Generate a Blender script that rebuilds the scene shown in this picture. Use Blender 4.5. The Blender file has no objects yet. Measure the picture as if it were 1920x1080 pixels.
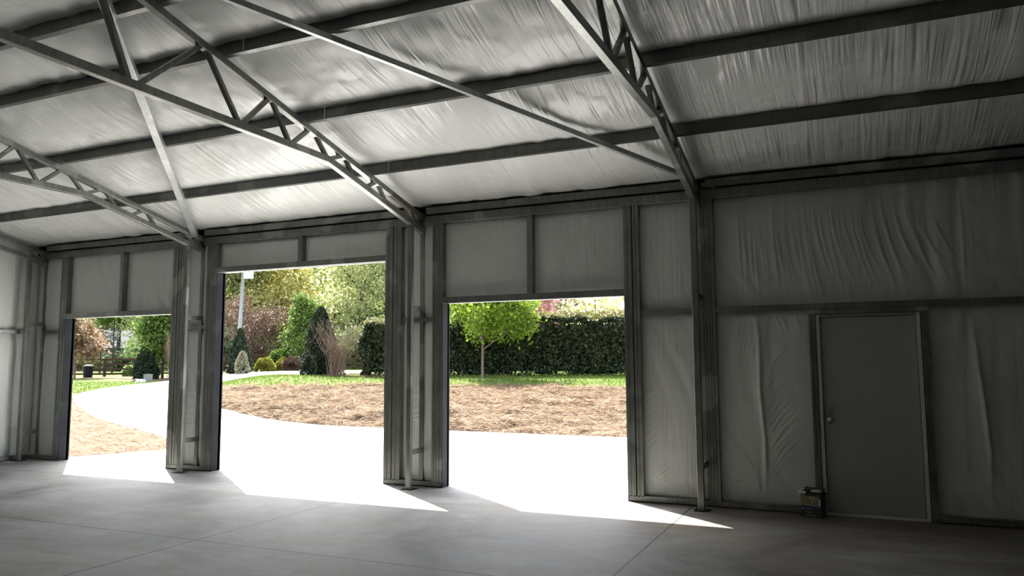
import bpy, math, random
import numpy as np
from mathutils import Vector, Matrix

S = bpy.context.scene
COL = S.collection
rng = np.random.default_rng(7)
random.seed(7)

# ------------------------------------------------------------------ camera
cam_d = bpy.data.cameras.new('camera')
cam = bpy.data.objects.new('camera', cam_d); COL.objects.link(cam)
F_PX, YAW, PITCH, ROLL = 1430.67, -0.4233, 0.09886, -0.00516
cam_d.sensor_fit = 'HORIZONTAL'; cam_d.sensor_width = 36.0
cam_d.lens = F_PX / 1920 * 36.0
cam_d.clip_start = 0.02; cam_d.clip_end = 600
CAM_POS = Vector((0, -8.705, 1.599))
fw = Vector((math.sin(YAW) * math.cos(PITCH), math.cos(YAW) * math.cos(PITCH), math.sin(PITCH)))
rt = Vector((math.cos(YAW), -math.sin(YAW), 0))
up = rt.cross(fw)
rt2 = rt * math.cos(ROLL) + up * math.sin(ROLL)
up2 = up * math.cos(ROLL) - rt * math.sin(ROLL)
m = Matrix((rt2, up2, -fw)).transposed().to_4x4(); m.translation = CAM_POS
cam.matrix_world = m
S.camera = cam

# ------------------------------------------------------------------ light
SUN_TO = Vector((-0.65, 0.50, 1.0)).normalized()
sun_d = bpy.data.lights.new('sun', 'SUN'); sun_d.energy = 26.0; sun_d.angle = math.radians(0.53)
sun_d.color = (1.0, 0.955, 0.88)
sun = bpy.data.objects.new('sun', sun_d); COL.objects.link(sun)
sun.location = (-20, 16, 30)
sun.rotation_euler = SUN_TO.to_track_quat('Z', 'Y').to_euler()
W = bpy.data.worlds.new('sky'); S.world = W; W.use_nodes = True
wn = W.node_tree; bg = wn.nodes['Background']
sk = wn.nodes.new('ShaderNodeTexSky'); sk.sky_type = 'NISHITA'; sk.sun_disc = False
sk.sun_elevation = math.asin(SUN_TO.z); sk.sun_rotation = math.atan2(SUN_TO.x, SUN_TO.y)
sk.air_density = 1.0; sk.dust_density = 2.5; sk.ozone_density = 1.0
hs = wn.nodes.new('ShaderNodeHueSaturation'); hs.inputs['Saturation'].default_value = .38      # thin bright haze
wn.links.new(sk.outputs[0], hs.inputs['Color']); wn.links.new(hs.outputs[0], bg.inputs[0]); bg.inputs[1].default_value = .95
S.view_settings.view_transform = 'Standard'; S.view_settings.look = 'None'
S.view_settings.exposure = 0.0; S.view_settings.gamma = 1.0; S.view_settings.use_curve_mapping = False
S.cycles.max_bounces = 14; S.cycles.diffuse_bounces = 8; S.cycles.glossy_bounces = 4
S.cycles.sample_clamp_indirect = 8.0
S.cycles.use_denoising = True

# ------------------------------------------------------------------ material helpers
def srgb(r, g, b):
    f = lambda c: (c / 255 / 12.92) if c / 255 <= 0.04045 else ((c / 255 + 0.055) / 1.055) ** 2.4
    return (f(r), f(g), f(b), 1)
class NT:
    def __init__(s, name):
        s.m = bpy.data.materials.new(name); s.m.use_nodes = True
        s.t = s.m.node_tree; s.b = s.t.nodes['Principled BSDF']
        s.tc = s.t.nodes.new('ShaderNodeTexCoord')
    def n(s, kind, **kw):
        nd = s.t.nodes.new(kind)
        for k, v in kw.items():
            if isinstance(k, str) and hasattr(nd, k): setattr(nd, k, v)
        return nd
    def l(s, a, b): s.t.links.new(a, b)
    def coord(s, scale=(1, 1, 1), rot=(0, 0, 0), src='Object'):
        mp = s.n('ShaderNodeMapping'); mp.inputs['Scale'].default_value = scale; mp.inputs['Rotation'].default_value = rot
        s.l(s.tc.outputs[src], mp.inputs[0]); return mp.outputs[0]
    def noise(s, vec, scale, detail=4, rough=.55, dist=0):
        nd = s.n('ShaderNodeTexNoise'); nd.inputs['Scale'].default_value = scale; nd.inputs['Detail'].default_value = detail
        nd.inputs['Roughness'].default_value = rough; nd.inputs['Distortion'].default_value = dist
        s.l(vec, nd.inputs['Vector']); return nd.outputs['Fac']
    def ramp(s, fac, stops, interp='LINEAR'):
        r = s.n('ShaderNodeValToRGB'); r.color_ramp.interpolation = interp; e = r.color_ramp.elements
        while len(e) < len(stops): e.new(0.5)
        for i, (p, c) in enumerate(stops):
            e[i].position = p; e[i].color = c if len(c) == 4 else (*c, 1)
        s.l(fac, r.inputs[0]); return r.outputs[0]
    def mix(s, fac, a, b, mode='MIX'):
        x = s.n('ShaderNodeMix'); x.data_type = 'RGBA'; x.blend_type = mode
        if isinstance(fac, (int, float)): x.inputs[0].default_value = fac
        else: s.l(fac, x.inputs[0])
        for v, i in ((a, 6), (b, 7)):
            if isinstance(v, tuple): x.inputs[i].default_value = v if len(v) == 4 else (*v, 1)
            else: s.l(v, x.inputs[i])
        return x.outputs[2]
    def math(s, op, a, b=None, c=None):
        x = s.n('ShaderNodeMath'); x.operation = op
        for i, v in enumerate((a, b, c)):
            if v is None: continue
            if isinstance(v, (int, float)): x.inputs[i].default_value = v
            else: s.l(v, x.inputs[i])
        return x.outputs[0]
    def bump(s, h, strength, dist=.01, prev=None):
        x = s.n('ShaderNodeBump'); x.inputs['Strength'].default_value = strength; x.inputs['Distance'].default_value = dist
        s.l(h, x.inputs['Height'])
        if prev is not None: s.l(prev, x.inputs['Normal'])
        s.l(x.outputs[0], s.b.inputs['Normal']); return x.outputs[0]
    def set(s, rough=None, metal=None, color=None, spec=None, trans=None):
        if rough is not None:
            if isinstance(rough, float): s.b.inputs['Roughness'].default_value = rough
            else: s.l(rough, s.b.inputs['Roughness'])
        if metal is not None: s.b.inputs['Metallic'].default_value = metal
        if spec is not None: s.b.inputs['Specular IOR Level'].default_value = spec
        if color is not None:
            if isinstance(color, tuple): s.b.inputs['Base Color'].default_value = color if len(color) == 4 else (*color, 1)
            else: s.l(color, s.b.inputs['Base Color'])
        return s
    def sep(s, v):
        x = s.n('ShaderNodeSeparateXYZ'); s.l(v, x.inputs[0]); return x.outputs

def steel(name, base, light, rough=.42, metal=.35):
    t = NT(name)
    c = t.coord()
    a = t.noise(c, 2.2, 5, .6)
    st = t.noise(t.coord((9, 9, 1.2)), 3, 4)
    col = t.mix(t.ramp(a, [(.35, (0, 0, 0)), (.7, (1, 1, 1))]), base, light)
    col = t.mix(t.math('MULTIPLY', t.ramp(st, [(.45, (0, 0, 0)), (.62, (1, 1, 1))]), .35), col, tuple(v * .55 for v in base))
    patch = t.noise(c, 2.3, 1.5, .3)
    col = t.mix(t.math('MULTIPLY', t.ramp(patch, [(.64, (0, 0, 0)), (.68, (1, 1, 1))]), .45), col, tuple(min(1, v * 1.7) for v in light))
    t.set(rough, metal, col)
    t.bump(a, .08, .01)
    return t.m
M = {}
M['steel'] = steel('grey_primed_steel', (.175, .184, .168), (.27, .282, .262), .34, .5)
M['purlin'] = steel('dark_purlin_steel', (.115, .121, .114), (.15, .157, .147), .34, .8)
M['galv'] = steel('galvanised_steel', (.33, .35, .35), (.46, .48, .47), .35, .45)
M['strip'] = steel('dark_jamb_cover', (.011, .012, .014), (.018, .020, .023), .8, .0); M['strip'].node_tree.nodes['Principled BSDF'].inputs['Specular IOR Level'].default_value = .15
t = NT('rusty_weld'); t.set(.7, .1, t.ramp(t.noise(t.coord(), 14, 4), [(.35, (.13, .125, .11)), (.62, (.10, .062, .035))])); M['rust'] = t.m

def vinyl(name, across, base=(.72, .735, .72), seed=0.0, bstr=.75):
    """white faced insulation: 'across' is the axis along which folds repeat; folds run along the other axis"""
    t = NT(name)
    sc = {'x': (7.5, .30, .45), 'y': (.30, 7.5, .45)}[across]
    v = t.coord(sc, (0, 0, .05))
    big = t.noise(t.coord((.8, .8, .8)), 1.3, 2)
    fold = t.noise(v, 1.7, 2, .5, .5)
    fine = t.noise(t.coord({'x': (26, .8, 1.2), 'y': (1.2, 26, .8)}[across], (0, 0, .08)), 1.4, 1.5, .5, .4)
    mask = t.ramp(t.noise(t.coord((1.0, 1.0, 1.0)), 1.5, 2), [(.40, (0, 0, 0)), (.66, (1, 1, 1))])
    mask2 = t.ramp(t.noise(t.coord((1.3, 1.0, 1.0)), 1.9, 2, .5), [(.45, (0, 0, 0)), (.62, (1, 1, 1))])
    h = t.math('ADD', t.math('MULTIPLY', fold, t.math('ADD', t.math('MULTIPLY', mask, .8), .15)), t.math('MULTIPLY', fine, t.math('MULTIPLY', mask2, .26)))
    st = t.noise(t.coord((1, 1, 1)), .9, 3)
    dirt = t.ramp(t.noise(t.coord((5, 5, 1.2)), .8, 4, .7), [(.66, (0, 0, 0)), (.8, (1, 1, 1))])
    col = t.mix(st, tuple(c * .95 for c in base), base)
    col = t.mix(t.math('MULTIPLY', dirt, .14), col, (.42, .33, .25))
    t.set(.36, 0.0, col, spec=.5)
    b1 = t.bump(big, .25, .25)
    t.bump(h, bstr, .06, b1)
    return t.m
M['roofvinyl'] = vinyl('white_vinyl_roof_insulation', 'x')
M['wallvinyl'] = vinyl('white_vinyl_wall_insulation', 'x', (.66, .69, .66), bstr=.3)
M['leftvinyl'] = vinyl('white_vinyl_side_insulation', 'y', (.70, .72, .70))

# floor concrete with saw-cut joints
def concrete(name, base, joints_x=(), joints_y=(), jw=.004, stain=1.0, rough=(.32, .62), jc=.3, spec=.4, dirt=False):
    t = NT(name)
    c = t.coord()
    n1 = t.noise(c, .55, 6, .62, .6); n2 = t.noise(t.coord((.6, 2.2, 1)), 1.2, 6, .68, .5); n3 = t.noise(c, 45, 3, .6)
    dk = tuple(v * (1 - .42 * stain) for v in base); lt = tuple(min(1, v * (1 + .2 * stain)) for v in base)
    col = t.mix(t.ramp(n1, [(.38, (0, 0, 0)), (.62, (1, 1, 1))]), dk, lt)
    warm = (base[0] * .80, base[1] * .66, base[2] * .52)
    col = t.mix(t.math('MULTIPLY', t.ramp(n2, [(.46, (0, 0, 0)), (.62, (1, 1, 1))]), .42 * stain), col, warm)
    col = t.mix(t.math('MULTIPLY', t.ramp(t.noise(t.coord((1.1, 1, 1)), 1.9, 7, .75, .8), [(.60, (0, 0, 0)), (.70, (1, 1, 1))]), .35 * stain), col, tuple(min(1, v * 1.35) for v in base))
    if dirt:  # brown dirt by the right wall, also painting in the vignette there
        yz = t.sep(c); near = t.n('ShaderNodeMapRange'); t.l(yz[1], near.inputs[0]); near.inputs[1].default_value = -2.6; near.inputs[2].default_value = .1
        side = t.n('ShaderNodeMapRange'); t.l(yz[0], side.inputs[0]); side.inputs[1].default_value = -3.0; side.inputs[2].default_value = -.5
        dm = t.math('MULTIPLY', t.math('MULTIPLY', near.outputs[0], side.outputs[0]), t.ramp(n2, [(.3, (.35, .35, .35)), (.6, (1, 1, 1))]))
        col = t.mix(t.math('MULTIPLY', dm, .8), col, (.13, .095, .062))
        sc_ = t.noise(t.coord((.7, 3.2, 1), (0, 0, .3)), 2.6, 6, .75, .4)
        col = t.mix(t.math('MULTIPLY', t.ramp(sc_, [(.60, (0, 0, 0)), (.68, (1, 1, 1))]), .4), col, tuple(min(1, v * 1.6) for v in base))
    col = t.mix(.12, col, t.ramp(n3, [(.3, (0, 0, 0)), (.7, (1, 1, 1))]), 'OVERLAY')
    xyz = t.sep(c); fac = None
    for ax, lst in ((0, joints_x), (1, joints_y)):
        for j in lst:
            d = t.math('ABSOLUTE', t.math('SUBTRACT', xyz[ax], j))
            f = t.math('LESS_THAN', d, jw)
            fac = f if fac is None else t.math('MAXIMUM', fac, f)
    if fac is not None: col = t.mix(fac, col, tuple(v * jc for v in base))
    r = t.n('ShaderNodeMapRange'); t.l(n1, r.inputs[0]); r.inputs[3].default_value = rough[0]; r.inputs[4].default_value = rough[1]
    t.set(r.outputs[0], 0.0, col, spec=spec)
    t.bump(t.math('ADD', n3, t.math('MULTIPLY', n2, 2)), .12, .004)
    return t.m
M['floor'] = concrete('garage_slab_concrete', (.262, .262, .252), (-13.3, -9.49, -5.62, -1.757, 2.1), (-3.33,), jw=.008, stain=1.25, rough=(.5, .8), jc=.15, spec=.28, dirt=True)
M['drive'] = concrete('pale_driveway_concrete', (.66, .65, .63), (-9.49, -5.62, -1.757, 2.1, -17.5, -22.5), (3.9, 7.4), jw=.008, stain=.12, rough=(.7, .85), jc=.8)

def simple(name, col, rough=.6, metal=0.0, spec=.5, vary=.15, scale=6):
    t = NT(name)
    n = t.noise(t.coord(), scale, 4)
    t.set(rough, metal, t.mix(n, tuple(c * (1 - vary) for c in col), tuple(min(1, c * (1 + vary)) for c in col)), spec)
    t.bump(n, .05, .005)
    return t.m
M['door'] = simple('grey_door_paint', (.36, .38, .355), .5, 0.0, .4, .03, 2)
M['doorframe'] = simple('white_door_frame_paint', (.62, .63, .61), .45, 0.0, .5, .04)
M['brass'] = simple('satin_nickel', (.42, .42, .40), .3, .9)
M['black'] = simple('gap_shade_black', (.006, .006, .006), .9)  # flat black that paints the shade inside narrow gaps
M['dimwall'] = simple('low_bounce_dark_wall', (.07, .072, .068), .6)  # unseen walls made dark so less light bounces onto the right side
M['sheet'] = simple('pale_wall_sheet', (.55, .56, .54), .6)

# ------------------------------------------------------------------ mesh helpers
class MB:
    def __init__(s): s.v = []; s.f = []; s.mi = []
    def add(s, vs, fs, mi=0):
        o = len(s.v); s.v += [tuple(map(float, v)) for v in vs]; s.f += [tuple(i + o for i in f) for f in fs]; s.mi += [mi] * len(fs); return s
    def box(s, x0, x1, y0, y1, z0, z1, mi=0):
        return s.add([(x0, y0, z0), (x1, y0, z0), (x1, y1, z0), (x0, y1, z0), (x0, y0, z1), (x1, y0, z1), (x1, y1, z1), (x0, y1, z1)],
                     [(3, 2, 1, 0), (4, 5, 6, 7), (0, 1, 5, 4), (1, 2, 6, 5), (2, 3, 7, 6), (3, 0, 4, 7)], mi)
    def prism(s, prof, p0, p1, a, b, mi=0):
        """closed 2D profile (u,v) in the frame (a,b) swept from p0 to p1"""
        p0, p1, a, b = map(Vector, (p0, p1, a, b)); n = len(prof)
        vs = [p0 + a * u + b * v for u, v in prof] + [p1 + a * u + b * v for u, v in prof]
        fs = [(i, (i + 1) % n, (i + 1) % n + n, i + n) for i in range(n)] + [tuple(range(n - 1, -1, -1)), tuple(range(n, 2 * n))]
        return s.add(vs, fs, mi)
    def bar(s, p0, p1, w, h, side=(1, 0, 0), mi=0, ch=.004):
        """rectangular tube with small chamfers; side = width axis"""
        p0, p1 = Vector(p0), Vector(p1); d = (p1 - p0).normalized(); a = Vector(side); a = (a - d * a.dot(d)).normalized(); b = a.cross(d)
        w2, h2 = w / 2, h / 2
        pr = [(-w2 + ch, -h2), (w2 - ch, -h2), (w2, -h2 + ch), (w2, h2 - ch), (w2 - ch, h2), (-w2 + ch, h2), (-w2, h2 - ch), (-w2, -h2 + ch)]
        return s.prism(pr, p0, p1, a, b, mi)
    def tube(s, pts, rad, n=6, mi=0):
        pts = [Vector(p) for p in pts]
        if not hasattr(rad, '__len__'): rad = [rad] * len(pts)
        o = len(s.v); ref = Vector((.13, .97, .21)).normalized()
        for i, p in enumerate(pts):
            d = (pts[min(i + 1, len(pts) - 1)] - pts[max(i - 1, 0)]).normalized()
            a = d.cross(ref); a = a.normalized() if a.length > 1e-3 else Vector((1, 0, 0)); b = d.cross(a)
            for k in range(n):
                an = 2 * math.pi * k / n; q = p + (a * math.cos(an) + b * math.sin(an)) * rad[i]; s.v.append(tuple(q))
        for i in range(len(pts) - 1):
            for k in range(n):
                s.f.append((o + i * n + k, o + i * n + (k + 1) % n, o + (i + 1) * n + (k + 1) % n, o + (i + 1) * n + k)); s.mi.append(mi)
        s.f.append(tuple(o + k for k in range(n))); s.mi.append(mi)
        s.f.append(tuple(o + (len(pts) - 1) * n + k for k in range(n - 1, -1, -1))); s.mi.append(mi)
        return s
    def build(s, name, mats, parent=None, smooth=False):
        me = bpy.data.meshes.new(name); me.from_pydata(s.v, [], s.f)
        if not isinstance(mats, (list, tuple)): mats = [mats]
        for mt in mats: me.materials.append(mt)
        if len(mats) > 1: me.polygons.foreach_set('material_index', s.mi)
        if smooth: me.polygons.foreach_set('use_smooth', [True] * len(me.polygons))
        me.validate(); me.update()
        o = bpy.data.objects.new(name, me); COL.objects.link(o)
        if parent is not None: o.parent = parent; o.matrix_parent_inverse = Matrix.Translation(-parent.location) if parent.parent is None else Matrix()
        return o
def cprof(depth, h, t=.004, lip=.016, flip=1):
    """C section outline: web on the v axis at u=0, flanges towards +u*flip, h tall centred"""
    p = [(0, -h / 2), (depth, -h / 2), (depth, -h / 2 + lip), (depth - t, -h / 2 + lip), (depth - t, -h / 2 + t), (t, -h / 2 + t),
         (t, h / 2 - t), (depth - t, h / 2 - t), (depth - t, h / 2 - lip), (depth, h / 2 - lip), (depth, h / 2), (0, h / 2)]
    return [(u * flip, v) for u, v in p]
def tag(o, label, cat=None, group=None, kind=None):
    if label: o['label'] = label
    if cat: o['category'] = cat
    if group: o['group'] = group
    if kind: o['kind'] = kind
    return o
def struct(o, label, cat='structure'):
    o['kind'] = 'structure'; o['label'] = label; o['category'] = cat; return o
def thing(name, label, cat, loc=(0, 0, 0), group=None, rz=0):
    o = bpy.data.objects.new(name, None); COL.objects.link(o); o.location = loc; o.rotation_euler = (0, 0, rz); o.empty_display_size = .1
    return tag(o, label, cat, group)

# ------------------------------------------------------------------ building dimensions
XL, XR, YB, RIDGE = -13.38, 11.0, -10.2, -5.0
WY0, WY1 = 0.12, 0.25           # inner and outer plane of the wall framing
SL = 0.24                       # roof slope
def zr(y): return 3.66 - SL * y if y > RIDGE else 3.66 - SL * (2 * RIDGE - y)     # underside of purlins
OPEN = [(-12.43, -9.93, 2.42), (-8.99, -5.895, 3.03), (-4.985, -2.51, 2.405)]
TR_X = [-13.10, -9.36, -5.34, -1.62]

# floor
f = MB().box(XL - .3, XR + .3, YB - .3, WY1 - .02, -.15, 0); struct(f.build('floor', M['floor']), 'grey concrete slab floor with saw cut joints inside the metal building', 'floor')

# roof insulation (ceiling)
def grid_mesh(name, xs, ys, fz, mat, smooth=True, thick=None):
    X, Y = np.meshgrid(xs, ys); P = fz(X, Y); nx, ny = len(xs), len(ys)
    v = np.stack([c.ravel() for c in P], 1)
    i = np.arange((nx - 1) * (ny - 1)); r = i // (nx - 1); c = i % (nx - 1); a = r * nx + c
    fcs = np.stack([a, a + 1, a + nx + 1, a + nx], 1)
    return v, fcs
def np_obj(name, v, f, mat, parent=None, smooth=True):
    me = bpy.data.meshes.new(name); me.vertices.add(len(v)); me.vertices.foreach_set('co', np.asarray(v, np.float32).ravel())
    k = f.shape[1]; me.loops.add(len(f) * k); me.loops.foreach_set('vertex_index', f.astype(np.int32).ravel())
    me.polygons.add(len(f)); me.polygons.foreach_set('loop_start', np.arange(len(f), dtype=np.int32) * k)
    me.update(calc_edges=True)
    if smooth: me.polygons.foreach_set('use_smooth', np.ones(len(f), bool))
    for mt in (mat if isinstance(mat, (list, tuple)) else [mat]): me.materials.append(mt)
    me.update()
    o = bpy.data.objects.new(name, me); COL.objects.link(o)
    if parent is not None: o.parent = parent; o.matrix_parent_inverse = Matrix.Translation(parent.location).inverted()
    return o
def vnoise(x, y, seed, fx=1, fy=1):
    """smooth value noise, vectorised"""
    r = np.random.default_rng(seed); T = r.random((64, 64))
    x = x * fx + 17.3; y = y * fy + 9.1; xi = np.floor(x).astype(int); yi = np.floor(y).astype(int); a = x - xi; b = y - yi
    a = a * a * (3 - 2 * a); b = b * b * (3 - 2 * b)
    g = lambda i, j: T[i % 64, j % 64]
    return (g(xi, yi) * (1 - a) + g(xi + 1, yi) * a) * (1 - b) + (g(xi, yi + 1) * (1 - a) + g(xi + 1, yi + 1) * a) * b
PUR_Y = [-1.0, -2.23, -3.43, -4.18]
edges = [0.24, -1.0, -2.23, -3.43, -4.18, -5.0, -5.82, -6.57, -7.77, -9.0, -10.2]
def roof_fn(X, Y):
    Zb = np.where(Y > RIDGE, 3.80 - SL * Y, 3.80 - SL * (2 * RIDGE - Y))
    sag = np.zeros_like(Y)
    for a, b in zip(edges[:-1], edges[1:]):
        tt = (a - Y) / (a - b); inside = (tt >= 0) & (tt <= 1)
        L = a - b
        prof = np.sin(np.pi * np.clip(tt, 0, 1)) ** .75
        w = .055 + .05 * vnoise(X, Y, 3, .9, .6)
        sag = np.where(inside, prof * w * min(1, L), sag)
        # pleats that start at the purlins and die out
        pl = (vnoise(X + .25 * Y, Y, 5, 9, .8) - .5) * (.022) * vnoise(X, Y, 8, .7, .9) * 2
        ed = np.exp(-np.minimum(tt, 1 - tt) * L / .22)
        sag = np.where(inside, sag + pl * np.clip(prof * 3, 0, 1) * (.35 + ed), sag)
    return X, Y, Zb - sag
xs = np.arange(XL - .2, XR + .2, .045); ys = np.arange(.24, YB - .1, -.045)
v, fc = grid_mesh('ceiling', xs, ys, roof_fn, None)
struct(np_obj('ceiling', v, fc, M['roofvinyl']), 'white vinyl faced insulation sagging between the roof purlins', 'ceiling')

# outer shell + wall insulation skins
def stroke(X, Z, pts, w, h):
    """one soft crease along a polyline, fading at its ends"""
    out = np.zeros_like(X); n = len(pts) - 1
    for i in range(n):
        (xa, za), (xb, zb) = pts[i], pts[i + 1]; dx, dz = xb - xa, zb - za; L = dx * dx + dz * dz + 1e-12
        tt = np.clip(((X - xa) * dx + (Z - za) * dz) / L, 0, 1); d = np.hypot(X - xa - tt * dx, Z - za - tt * dz)
        g = np.sin(np.pi * np.clip((i + tt) / n, .02, .98)) ** .6
        out = np.maximum(out, g * np.exp(-(d / w) ** 2) * h)
    return out
def wall_skin(mb_v, mb_f, x0, x1, z0, z1, y, seed, amp=.03, axis='x', sign=-1, step=.035, folds=()):
    xs = np.linspace(x0, x1, max(3, int((x1 - x0) / step))); zs = np.linspace(z0, z1, max(3, int((z1 - z0) / step)))
    X, Z = np.meshgrid(xs, zs)
    tx = (X - x0) / (x1 - x0); tz = (Z - z0) / (z1 - z0)
    e = np.minimum(np.minimum(tx, 1 - tx) * (x1 - x0), np.minimum(tz, 1 - tz) * (z1 - z0))
    b = amp * (1 - np.exp(-e / .12)) * (.7 + .6 * vnoise(X, Z, seed, 1.3, .9))
    fold = (vnoise(X + .22 * Z + .25 * np.sin(Z * 1.3 + seed), Z, seed + 1, 11, .8) - .5) * .018 * np.clip(vnoise(X, Z, seed + 2, .8, .6) * 2.2 - .5, 0, 1.3)
    # diagonal tension folds near the lower corners
    diag = (vnoise(X * .8 + Z * .55, X - Z, seed + 4, 14, 1.2) - .5) * .026 * np.exp(-np.maximum(Z - z0, 0) / .55) * np.clip(vnoise(X, Z, seed + 5, 1.2, .8) * 2 - .6, 0, 1)
    cr = np.zeros_like(X)
    for fpts, fw_, fh_ in folds: cr = cr + stroke(X, Z, fpts, fw_, fh_)
    D = sign * (b + (fold + diag + cr) * np.clip(e / .05, 0, 1))
    P = np.stack([X.ravel(), (y + D).ravel(), Z.ravel()], 1) if axis == 'x' else np.stack([(y + D).ravel(), X.ravel(), Z.ravel()], 1)
    nx, nz = len(xs), len(zs); i = np.arange((nx - 1) * (nz - 1)); r = i // (nx - 1); c = i % (nx - 1); a = r * nx + c
    off = sum(len(q) for q in mb_v)
    mb_v.append(P); mb_f.append(np.stack([a, a + 1, a + nx + 1, a + nx], 1) + off)
V, Fc = [], []
BT, SILL, GB, GT = 3.50, .05, 2.165, 2.225
skins = [(-13.3, -12.59, SILL, GB), (-13.3, -12.59, GT, BT), (-12.45, -11.14, 2.47, BT), (-11.06, -9.90, 2.47, BT), (-9.72, -9.17, SILL, GB), (-9.72, -9.17, GT, BT),
         (-9.0, -7.42, 3.09, BT), (-7.35, -5.87, 3.09, BT), (-5.66, -5.12, SILL, GB), (-5.66, -5.12, GT, BT), (-5.0, -3.76, 2.46, BT), (-3.7, -2.49, 2.46, BT),
         (-2.34, -1.58, SILL, GB), (-2.34, -1.58, GT, BT), (-1.5, 2.15, GT, BT), (2.15, XR, GT, BT), (-1.5, -.44, SILL, GB), (.64, 2.15, SILL, GB), (2.15, XR, SILL, GB)]
FR = random.Random(5); FOLDS = {}
u1 = []
for k in range(34):                                    # hanging pleats above the door
    xt = -1.18 + .058 * k + FR.uniform(-.02, .02); sl_ = .02 + .0075 * k; za = FR.uniform(3.05, 3.42); zb = FR.uniform(2.27, 2.6)
    u1.append(([(xt, za), (xt + sl_ * .15, (za * 2 + zb) / 3), (xt + sl_ * .5, (za + zb * 2) / 3), (xt + sl_, zb)], FR.uniform(.008, .014), FR.uniform(.006, .013)))
u1.append(([(1.02, 3.44), (1.03, 2.9), (1.03, 2.25)], .012, .012)); u1.append(([(-1.13, 3.3), (-1.12, 2.9), (-1.10, 2.25)], .010, .012))
FOLDS[-1.5, GT] = u1
u2 = [([(-1.02, 2.12), (-.99, 1.8), (-1.0, 1.3), (-.97, .8), (-.98, .15)], .020, .030), ([(-1.0, 1.2), (-.955, .75), (-.96, .3)], .012, .014)]
for k in range(15):                                    # folds fanning out from the crease
    zc = .25 + .085 * k; L_ = FR.uniform(.18, .40); u2.append(([(-.96, zc), (-.96 + L_ * .5, zc + L_ * .75), (-.96 + L_, zc + L_ * 1.25)], FR.uniform(.008, .015), FR.uniform(.006, .013)))
for k in range(12):
    a_ = math.radians(100 + 6 * k); L_ = FR.uniform(.25, .55); u2.append(([(-1.03, .2), (-1.03 + L_ * .5 * math.cos(a_), .2 + L_ * .5 * math.sin(a_) + .02), (-1.03 + L_ * math.cos(a_), .2 + L_ * math.sin(a_))], .009, .008))
for k in range(9):
    x_ = -1.38 + .05 * k; u2.append(([(x_ + .10, 2.1), (x_ + .03, 1.8), (x_ - .02, FR.uniform(1.2, 1.6))], .009, .007))
for x_ in (-.82, -.76, -.62): u2.append(([(x_, 2.13), (x_ + .05, 2.0), (x_ + .08, 1.9)], .008, .008))
FOLDS[-1.5, SILL] = u2
u3 = [([(1.06, 2.05), (1.09, 1.6), (1.12, 1.2), (1.15, .7), (1.13, .25)], .022, .028), ([(1.10, 1.55), (1.13, 1.1), (1.16, .6)], .010, .016)]
for k in range(22):
    zc = .45 + .065 * k; u3.append(([(.68, zc + .02), (.75, zc + .10), (.84, zc + .24)], .010, FR.uniform(.004, .010)))
for k in range(12):
    zc = .35 + .08 * k; u3.append(([(.86, zc), (.93, zc + .15), (.98, zc + .32)], .012, FR.uniform(.005, .011)))
u3.append(([(.69, .10), (.75, .08), (.86, .12)], .01, .01)); FOLDS[.64, SILL] = u3
u4 = [([(-1.80, 3.12), (-1.70, 3.14), (-1.6, 3.13)], .008, .010)]
for k in range(11):                                    # folds pulled into the lower left corner
    a_ = math.radians(8 + 7 * k); L_ = FR.uniform(.22, .45); z_ = .10 + .02 * k; u4.append(([(-2.31, z_), (-2.31 + L_ * .5 * math.cos(a_), z_ + L_ * .5 * math.sin(a_)), (-2.31 + L_ * math.cos(a_), z_ + L_ * math.sin(a_))], .009, .008))
for k in range(8): z_ = .55 + .09 * k; u4.append(([(-2.32, z_), (-2.26, z_ + .04), (-2.19, z_ + .12)], .009, .008))
FOLDS[-2.34, SILL] = u4
u5 = [([(-5.62, z_), (-5.45, z_ - .02 + FR.uniform(-.02, .02)), (-5.28, z_ + .03)], .010, .009) for z_ in (.95, 1.02, 1.12, 1.2, 1.33, .88)] + [([(-5.6, .10), (-5.5, .16), (-5.38, .12)], .01, .012)]
FOLDS[-5.66, SILL] = u5
FOLDS[-9.72, SILL] = [([(-9.66, z_), (-9.5, z_ - .02), (-9.3, z_ + .03)], .010, .009) for z_ in (.5, .62, .7, .85, .95, 1.1, 1.2)]
for i, (a, b, c, d) in enumerate(skins):
    fl = FOLDS.get((a, c), ()); wall_skin(V, Fc, a, b, c, d, .215, 20 + i * 7, amp=.028, folds=fl, step=.013 if fl else .035)
nskin = sum(len(q) for q in Fc)
# shell boxes (outer sheet)
sh = MB(); xcur = XL - .3
for (a, b, h) in OPEN:
    sh.box(xcur, a, .252, .29, -.02, 3.8); sh.box(a, b, .252, .29, h, 3.8); xcur = b
sh.box(xcur, -.40, .252, .29, -.02, 3.8); sh.box(-.40, .60, .252, .29, 2.09, 3.8); sh.box(.60, XR + .3, .252, .29, -.02, 3.8); sh.box(-.40, .60, .252, .29, -.02, 2.09)
off = sum(len(q) for q in V); V.append(np.array(sh.v)); Fc.append(np.array(sh.f) + off)
o = np_obj('wall_front', np.concatenate(V), np.concatenate(Fc), M['wallvinyl']); struct(o, 'front wall of white vinyl insulation behind grey steel framing', 'wall')
o.data.polygons.foreach_set('use_smooth', np.arange(len(o.data.polygons)) < nskin)
V, Fc = [], []
wall_skin(V, Fc, -4.6, .12, SILL, GB, XL + .02, 301, axis='y', sign=1, amp=.05); wall_skin(V, Fc, -4.6, .12, GT, 3.95, XL + .02, 307, axis='y', sign=1, amp=.05)
sh = MB()
sh.prism([(YB - .3, -.02), (WY1, -.02), (WY1, 3.8), (RIDGE, 4.95), (YB - .3, 3.8)], (XL - .2, 0, 0), (XL + .012, 0, 0), (0, 1, 0), (0, 0, 1))
v5 = sh.v; off = sum(len(q) for q in V)
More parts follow.
